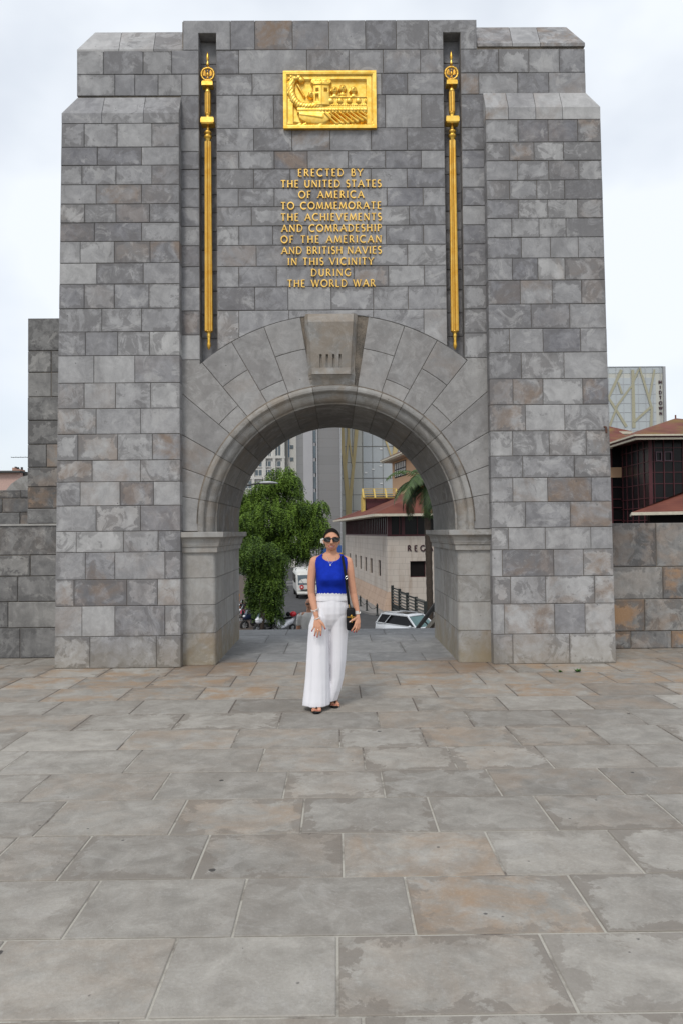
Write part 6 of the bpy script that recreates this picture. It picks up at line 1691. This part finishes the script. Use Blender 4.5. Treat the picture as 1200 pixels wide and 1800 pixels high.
# hair
mb = MB(); mb.sm = True
rings = []; c = hc+Vector((0, .012, .012))
for i in range(15):
    t = PI*(i/14)*.70+.001; ring = []
    for k in range(32):
        a = 2*PI*k/32; sx_, sy_ = math.sin(a), -math.cos(a)                               # k=0 front
        tt = t
        front_ = max(0, math.cos(a)); lim_ = 2.0-1.15*front_**.7-.0*abs(sx_)
        tt = min(t, lim_)
        r = Vector((.0765, .098, .0985)); q = Vector((r.x*math.sin(tt)*sx_, r.y*math.sin(tt)*sy_, r.z*math.cos(tt)))
        q *= 1+.006*math.sin(19*a+3*t); ring.append(c+q)
    rings.append(ring)
mb.loft(rings, cap=False); mb.ell(hc+Vector((.0, .115, -.01)), (.045, .035, .05), 12, 8)
fixp(mb.build('hair', M['hair'], None), Wn)
# sunglasses
Sg_ = None
mb = MB(); mb.sm = False
def rbx(cx, cy, hw_, hh_, y, n=20, e=3.4): return [Vector((cx+hw_*math.copysign(abs(math.cos(2*PI*k/n))**(2/e), math.cos(2*PI*k/n)), y, cy+hh_*math.copysign(abs(math.sin(2*PI*k/n))**(2/e), math.sin(2*PI*k/n)))) for k in range(n)]
for s in (-1, 1):
    c = p(583+s*6.9, 948.7, -.098)
    rr_ = [rbx(c.x, c.z, .0325, .0195, c.y+.010), rbx(c.x, c.z, .034, .021, c.y+.004), rbx(c.x, c.z, .033, .020, c.y-.001), rbx(c.x, c.z, .029, .0165, c.y-.002)]
    for ring in rr_:
        for v in ring: v.y += ((v.x-hc.x)**2)*4.2
    mb.loft(rr_)
    mb.bar(p(583+s*13.3, 947, -.070), p(583+s*14.2, 948.5, .02), .007, .010)
mb.bar(p(580.5, 947, -.094), p(585.5, 947, -.094), .006, .007)
fixp(mb.build('sunglasses', M['lens'], None), Wn)
# mouth
mb = MB(); mb.sm = True
mb.tube([p(576.6, 958.6, -.070), p(579.6, 959.5, -.085), p(583, 960.0, -.090), p(586.4, 959.5, -.085), p(589.4, 958.6, -.070)], [.0015, .0028, .0034, .0028, .0015], 8)
mb.tube([p(576.6, 958.6, -.070), p(579.8, 962.3, -.082), p(583, 963.4, -.086), p(586.2, 962.3, -.082), p(589.4, 958.6, -.070)], [.0015, .0034, .0042, .0034, .0015], 8)
lp = fixp(mb.build('lips', M['lip'], None), Wn)
mb = MB(); mb.sm = True; mb.ell(p(583, 961.2, -.076), (.017, .0125, .0040), 14, 8); fixp(mb.build('teeth', M['teeth'], None), Wn)
# white flower hair clip and ear stud
mb = MB(); mb.sm = True
for k in range(5): a = 2*PI*k/5; mb.ell(p(567.5, 951, .02)+Vector((.013*math.cos(a), -.004, .015*math.sin(a))), (.012, .006, .013), 8, 6)
fixp(mb.build('flower_clip', M['cream'], None), Wn)
for q in (597.3, 568.8): mb = MB(); mb.ell(p(q, 955.2, -.004), .0045, 8, 6); fixp(mb.build('ear_stud', M['silver'], None), Wn)
# necklace, bracelets, rings, watch
mb = MB(); mb.tube([p(575, 978.5, -.045), p(576.5, 984, -.068), p(579, 989.5, -.088), p(580.8, 992, -.098), p(583.5, 989.5, -.09), p(588, 984, -.070), p(590.5, 978.5, -.047)], .0011, 5)
nk = fixp(mb.build('necklace', M['silver'], None), Wn)
mb = MB(); mb.ell(p(580.8, 993.5, -.106), (.0062, .003, .0085), 10, 6); fixp(mb.build('pendant', M['cream'], None), Wn)
def bangle(px, py, dy, r, tilt, name, mat, th=.003, sq=1.):
    mb = MB(); mb.sm = True; c = p(px, py, dy); pts = []
    for k in range(21): a = 2*PI*k/20; pts.append(c+Vector((r*math.cos(a), r*math.sin(a)*sq, tilt*r*math.cos(a)+.25*r*math.sin(a))))
    mb.tube(pts, th, 6, False); return fixp(mb.build(name, mat, None), Wn)
bangle(553.4, 1071, -.076, .031, .35, 'bracelet', M['cream'], .0035); bangle(553.9, 1073, -.08, .030, .3, 'bracelet', M['silver'], .002)
bangle(556.9, 1086.3, -.108, .0265, .35, 'bracelet', M['cream'], .0045)
bangle(627.6, 1076.5, -.037, .026, -.1, 'watch_strap', M['cream'], .006); 
mb = MB(); c = p(627, 1077, -.066); mb.box(c.x-.016, c.x+.014, c.y-.006, c.y+.004, c.z-.014, c.z+.014); fixp(mb.build('watch_face', M['cream'], None), Wn)
bangle(558.9, 1106.3, -.150, .0095, .1, 'finger_ring', M['silver'], .0018); bangle(614.9, 1092.4, -.141, .0095, .6, 'finger_ring', M['silver'], .0022)
# handbag
bc = p(616.3, 1088, -.088)
Hb = thing('handbag', 'small black leather bag on a long shoulder strap held by the woman at her hip', 'handbag', bc)
mb = MB(); mb.sm = True
rings = []
for z, a, b in ((-.103, .022, .012), (-.100, .034, .020), (-.085, .040, .026), (0, .041, .029), (.080, .039, .026), (.095, .033, .020), (.099, .020, .010)): rings.append(supell(bc.x, bc.y, bc.z+z, a, b, b, 28, 3.5))
mb.loft(rings); fixp(mb.build('pouch', M['black'], None), Hb)
mb = MB(); mb.bar(bc+Vector((-.036, -.031, .02)), bc+Vector((.036, -.031, .02)), .003, .004); mb.bar(bc+Vector((.008, -.033, -.03)), bc+Vector((.008, -.033, .035)), .005, .004); mb.ell(bc+Vector((.004, -.034, .03)), (.008, .004, .011), 8, 6); fixp(mb.build('zip', M['gold'], None), Hb)
mb = MB()
for k in range(6): q = p(612.8+k*.2, 1062+k*1.3, -.112+k*.003); mb.ell(q, (.004, .003, .0055), 8, 6)
fixp(mb.build('chain_link', M['gold'], None), Hb)
sp_ = [p(600.8, 975, .02), p(601.6, 977.5, -.048), p(603.2, 988, -.085), p(605.3, 1000, -.112), p(607.4, 1014, -.125), p(609.0, 1030, -.118), p(610.8, 1045, -.118), p(612.8, 1063, -.116)]
mb = MB(); sp2 = []
for i in range(len(sp_)-1):
    for q in range(4): sp2.append(sp_[i].lerp(sp_[i+1], q/4))
sp2.append(sp_[-1]); vs = []
for q in sp2: vs += [q+Vector((-.012, -.004, 0)), q+Vector((.012, .004, 0)), q+Vector((.012, .009, 0)), q+Vector((-.012, .001, 0))]
mb.loft([vs[i:i+4] for i in range(0, len(vs), 4)])
back = [sp_[0], p(601.5, 979, .10), p(606, 1000, .125), p(610, 1030, .12), p(613, 1055, .10), p(614.5, 1068, -.03)]
mb.tube(back, .006, 6); fixp(mb.build('shoulder_strap', M['black'], None), Hb)
mb = MB(); c = p(608.6, 1015.3, -.136); mb.tube([c+Vector((.011*math.cos(a), 0, .012*math.sin(a))) for a in [2*PI*k/16 for k in range(17)]], .0022, 6, False); fixp(mb.build('strap_ring', M['silver'], None), Hb)

# --- other people, simpler but whole
def figure(label, loc, rz, H, top, bottom, hair, skirt=False, shades=False, stride=.10, bald=False):
    t = thing('person', label, 'person', loc, 0)
    Rm = Matrix.Rotation(rz, 3, 'Z'); o_ = Vector(loc)
    def q(x, y, z): return o_ + Rm @ Vector((x*H, y*H, z*H))
    mb = MB()
    caps(mb, q(0, 0, .80), q(0, .01, .86), .033*H, .033*H)
    mb.ell(q(0, -.004, .935), (.044*H, .055*H, .062*H), 14, 10); mb.ell(q(0, -.022, .905), (.032*H, .035*H, .035*H), 12, 8); caps(mb, q(0, -.055, .935), q(0, -.062, .918), .006*H, .008*H)
    for s in (-1, 1):
        mb.ell(q(s*.045, .0, .93), (.006*H, .01*H, .018*H), 8, 6)
        caps(mb, q(s*.055, 0, .80), q(s*.105, .0, .79), .035*H, .033*H)
        chain_(mb, [q(s*.112, 0, .785), q(s*.135, .01, .63), q(s*.140, -.04, .50)], [.030*H, .024*H, .016*H])
        chain_(mb, [q(s*.141, -.045, .485), q(s*.138, -.05, .455)], [.018*H, .014*H])
        for f in range(4): caps(mb, q(s*.136, -.062+.010*f, .45), q(s*(.130), -.060+.010*f, .415), .005*H, .004*H, 6)
        caps(mb, q(s*.132, -.062, .47), q(s*.122, -.074, .445), .006*H, .005*H, 6)
        st_ = stride*s
        chain_(mb, [q(s*.05, 0, .50), q(s*.052, -st_*.6-.01, .27), q(s*.052, -st_*.3+.02, .045)], [.050*H, .036*H, .024*H]); caps(mb, q(s*.052, -st_*.3+.03, .02), q(s*.056, -st_*.3-.075, .014), .02*H, .016*H)
    mb.loft([[q(a*math.cos(k*PI/8), b*math.sin(k*PI/8), z) for k in range(16)] for z, a, b in ((.46, .085, .06), (.52, .09, .065), (.60, .078, .055), (.70, .092, .065), (.78, .10, .055), (.82, .06, .04))])
    melt(mb, 'body', M['skin'], t, .012, 2)
    mb = MB(); mb.loft([[q(a*math.cos(k*PI/8), b*math.sin(k*PI/8), z) for k in range(16)] for z, a, b in ((.50, .100, .074), (.60, .090, .066), (.70, .102, .074), (.785, .108, .062), (.828, .062, .046))])
    for s in (-1, 1): chain_(mb, [q(s*.09, 0, .795), q(s*.116, 0, .775), q(s*.130, .006, .69)], [.034*H, .037*H, .033*H])
    melt(mb, 'shirt', top, t, .012, 2)
    mb = MB()
    if skirt: mb.loft([[q(a*math.cos(k*PI/8), b*math.sin(k*PI/8), z) for k in range(16)] for z, a, b in ((.30, .125, .10), (.42, .112, .085), (.53, .094, .070))])
    else:
        mb.loft([[q(a*math.cos(k*PI/8), b*math.sin(k*PI/8), z) for k in range(16)] for z, a, b in ((.45, .094, .070), (.53, .094, .068))])
        for s in (-1, 1): st_ = stride*s; chain_(mb, [q(s*.05, 0, .50), q(s*.052, -st_*.6-.01, .27), q(s*.052, -st_*.3+.02, .06)], [.056*H, .045*H, .036*H])
    melt(mb, 'skirt' if skirt else 'trousers', bottom, t, .012, 2)
    if not bald:
        mb = MB(); mb.ell(q(0, .014, .945), (.052*H, .058*H, .062*H), 12, 8)
        if skirt: mb.loft([[q(a*math.cos(k*PI/6), .03+b*math.sin(k*PI/6), z) for k in range(12)] for z, a, b in ((.76, .035, .02), (.86, .052, .03), (.94, .048, .04))])
        melt(mb, 'hair', hair, t, .012, 1)
    if shades:
        mb = MB()
        for s in (-1, 1): mb.ell(q(s*.019, -.060, .936), (.020*H, .010*H, .011*H), 10, 6); mb.bar(q(s*.036, -.05, .937), q(s*.046, .0, .937), .004*H)
        mb.bar(q(-.01, -.066, .938), q(.01, -.066, .938), .004*H); fixp(mb.build('sunglasses', M['lens'], None), t)
    return t
pm = at(543.5, 1062, 14.75)
figure('bald man with sunglasses and pale shirt climbing the stairs behind the woman', (pm.x, 14.75, -1.354), 0, 1.64, M['cream'], M['khaki'], None, shades=True, bald=True)
pk = at(427, 1060, 50.); figure('person in pink skirt and dark top walking on the left pavement beyond the pier', (pk.x, 50., SZ+.13), PI, 1.36, plain('dark_knit', (.03, .022, .025), .8), M['pink'], M['hair'], skirt=True)
pk = at(415.5, 1052, 56.); figure('person in amber yellow clothes half hidden by the left pier', (pk.x, 56., SZ+.13), PI, 1.6, M['yellow'], M['navy'], M['hair'])
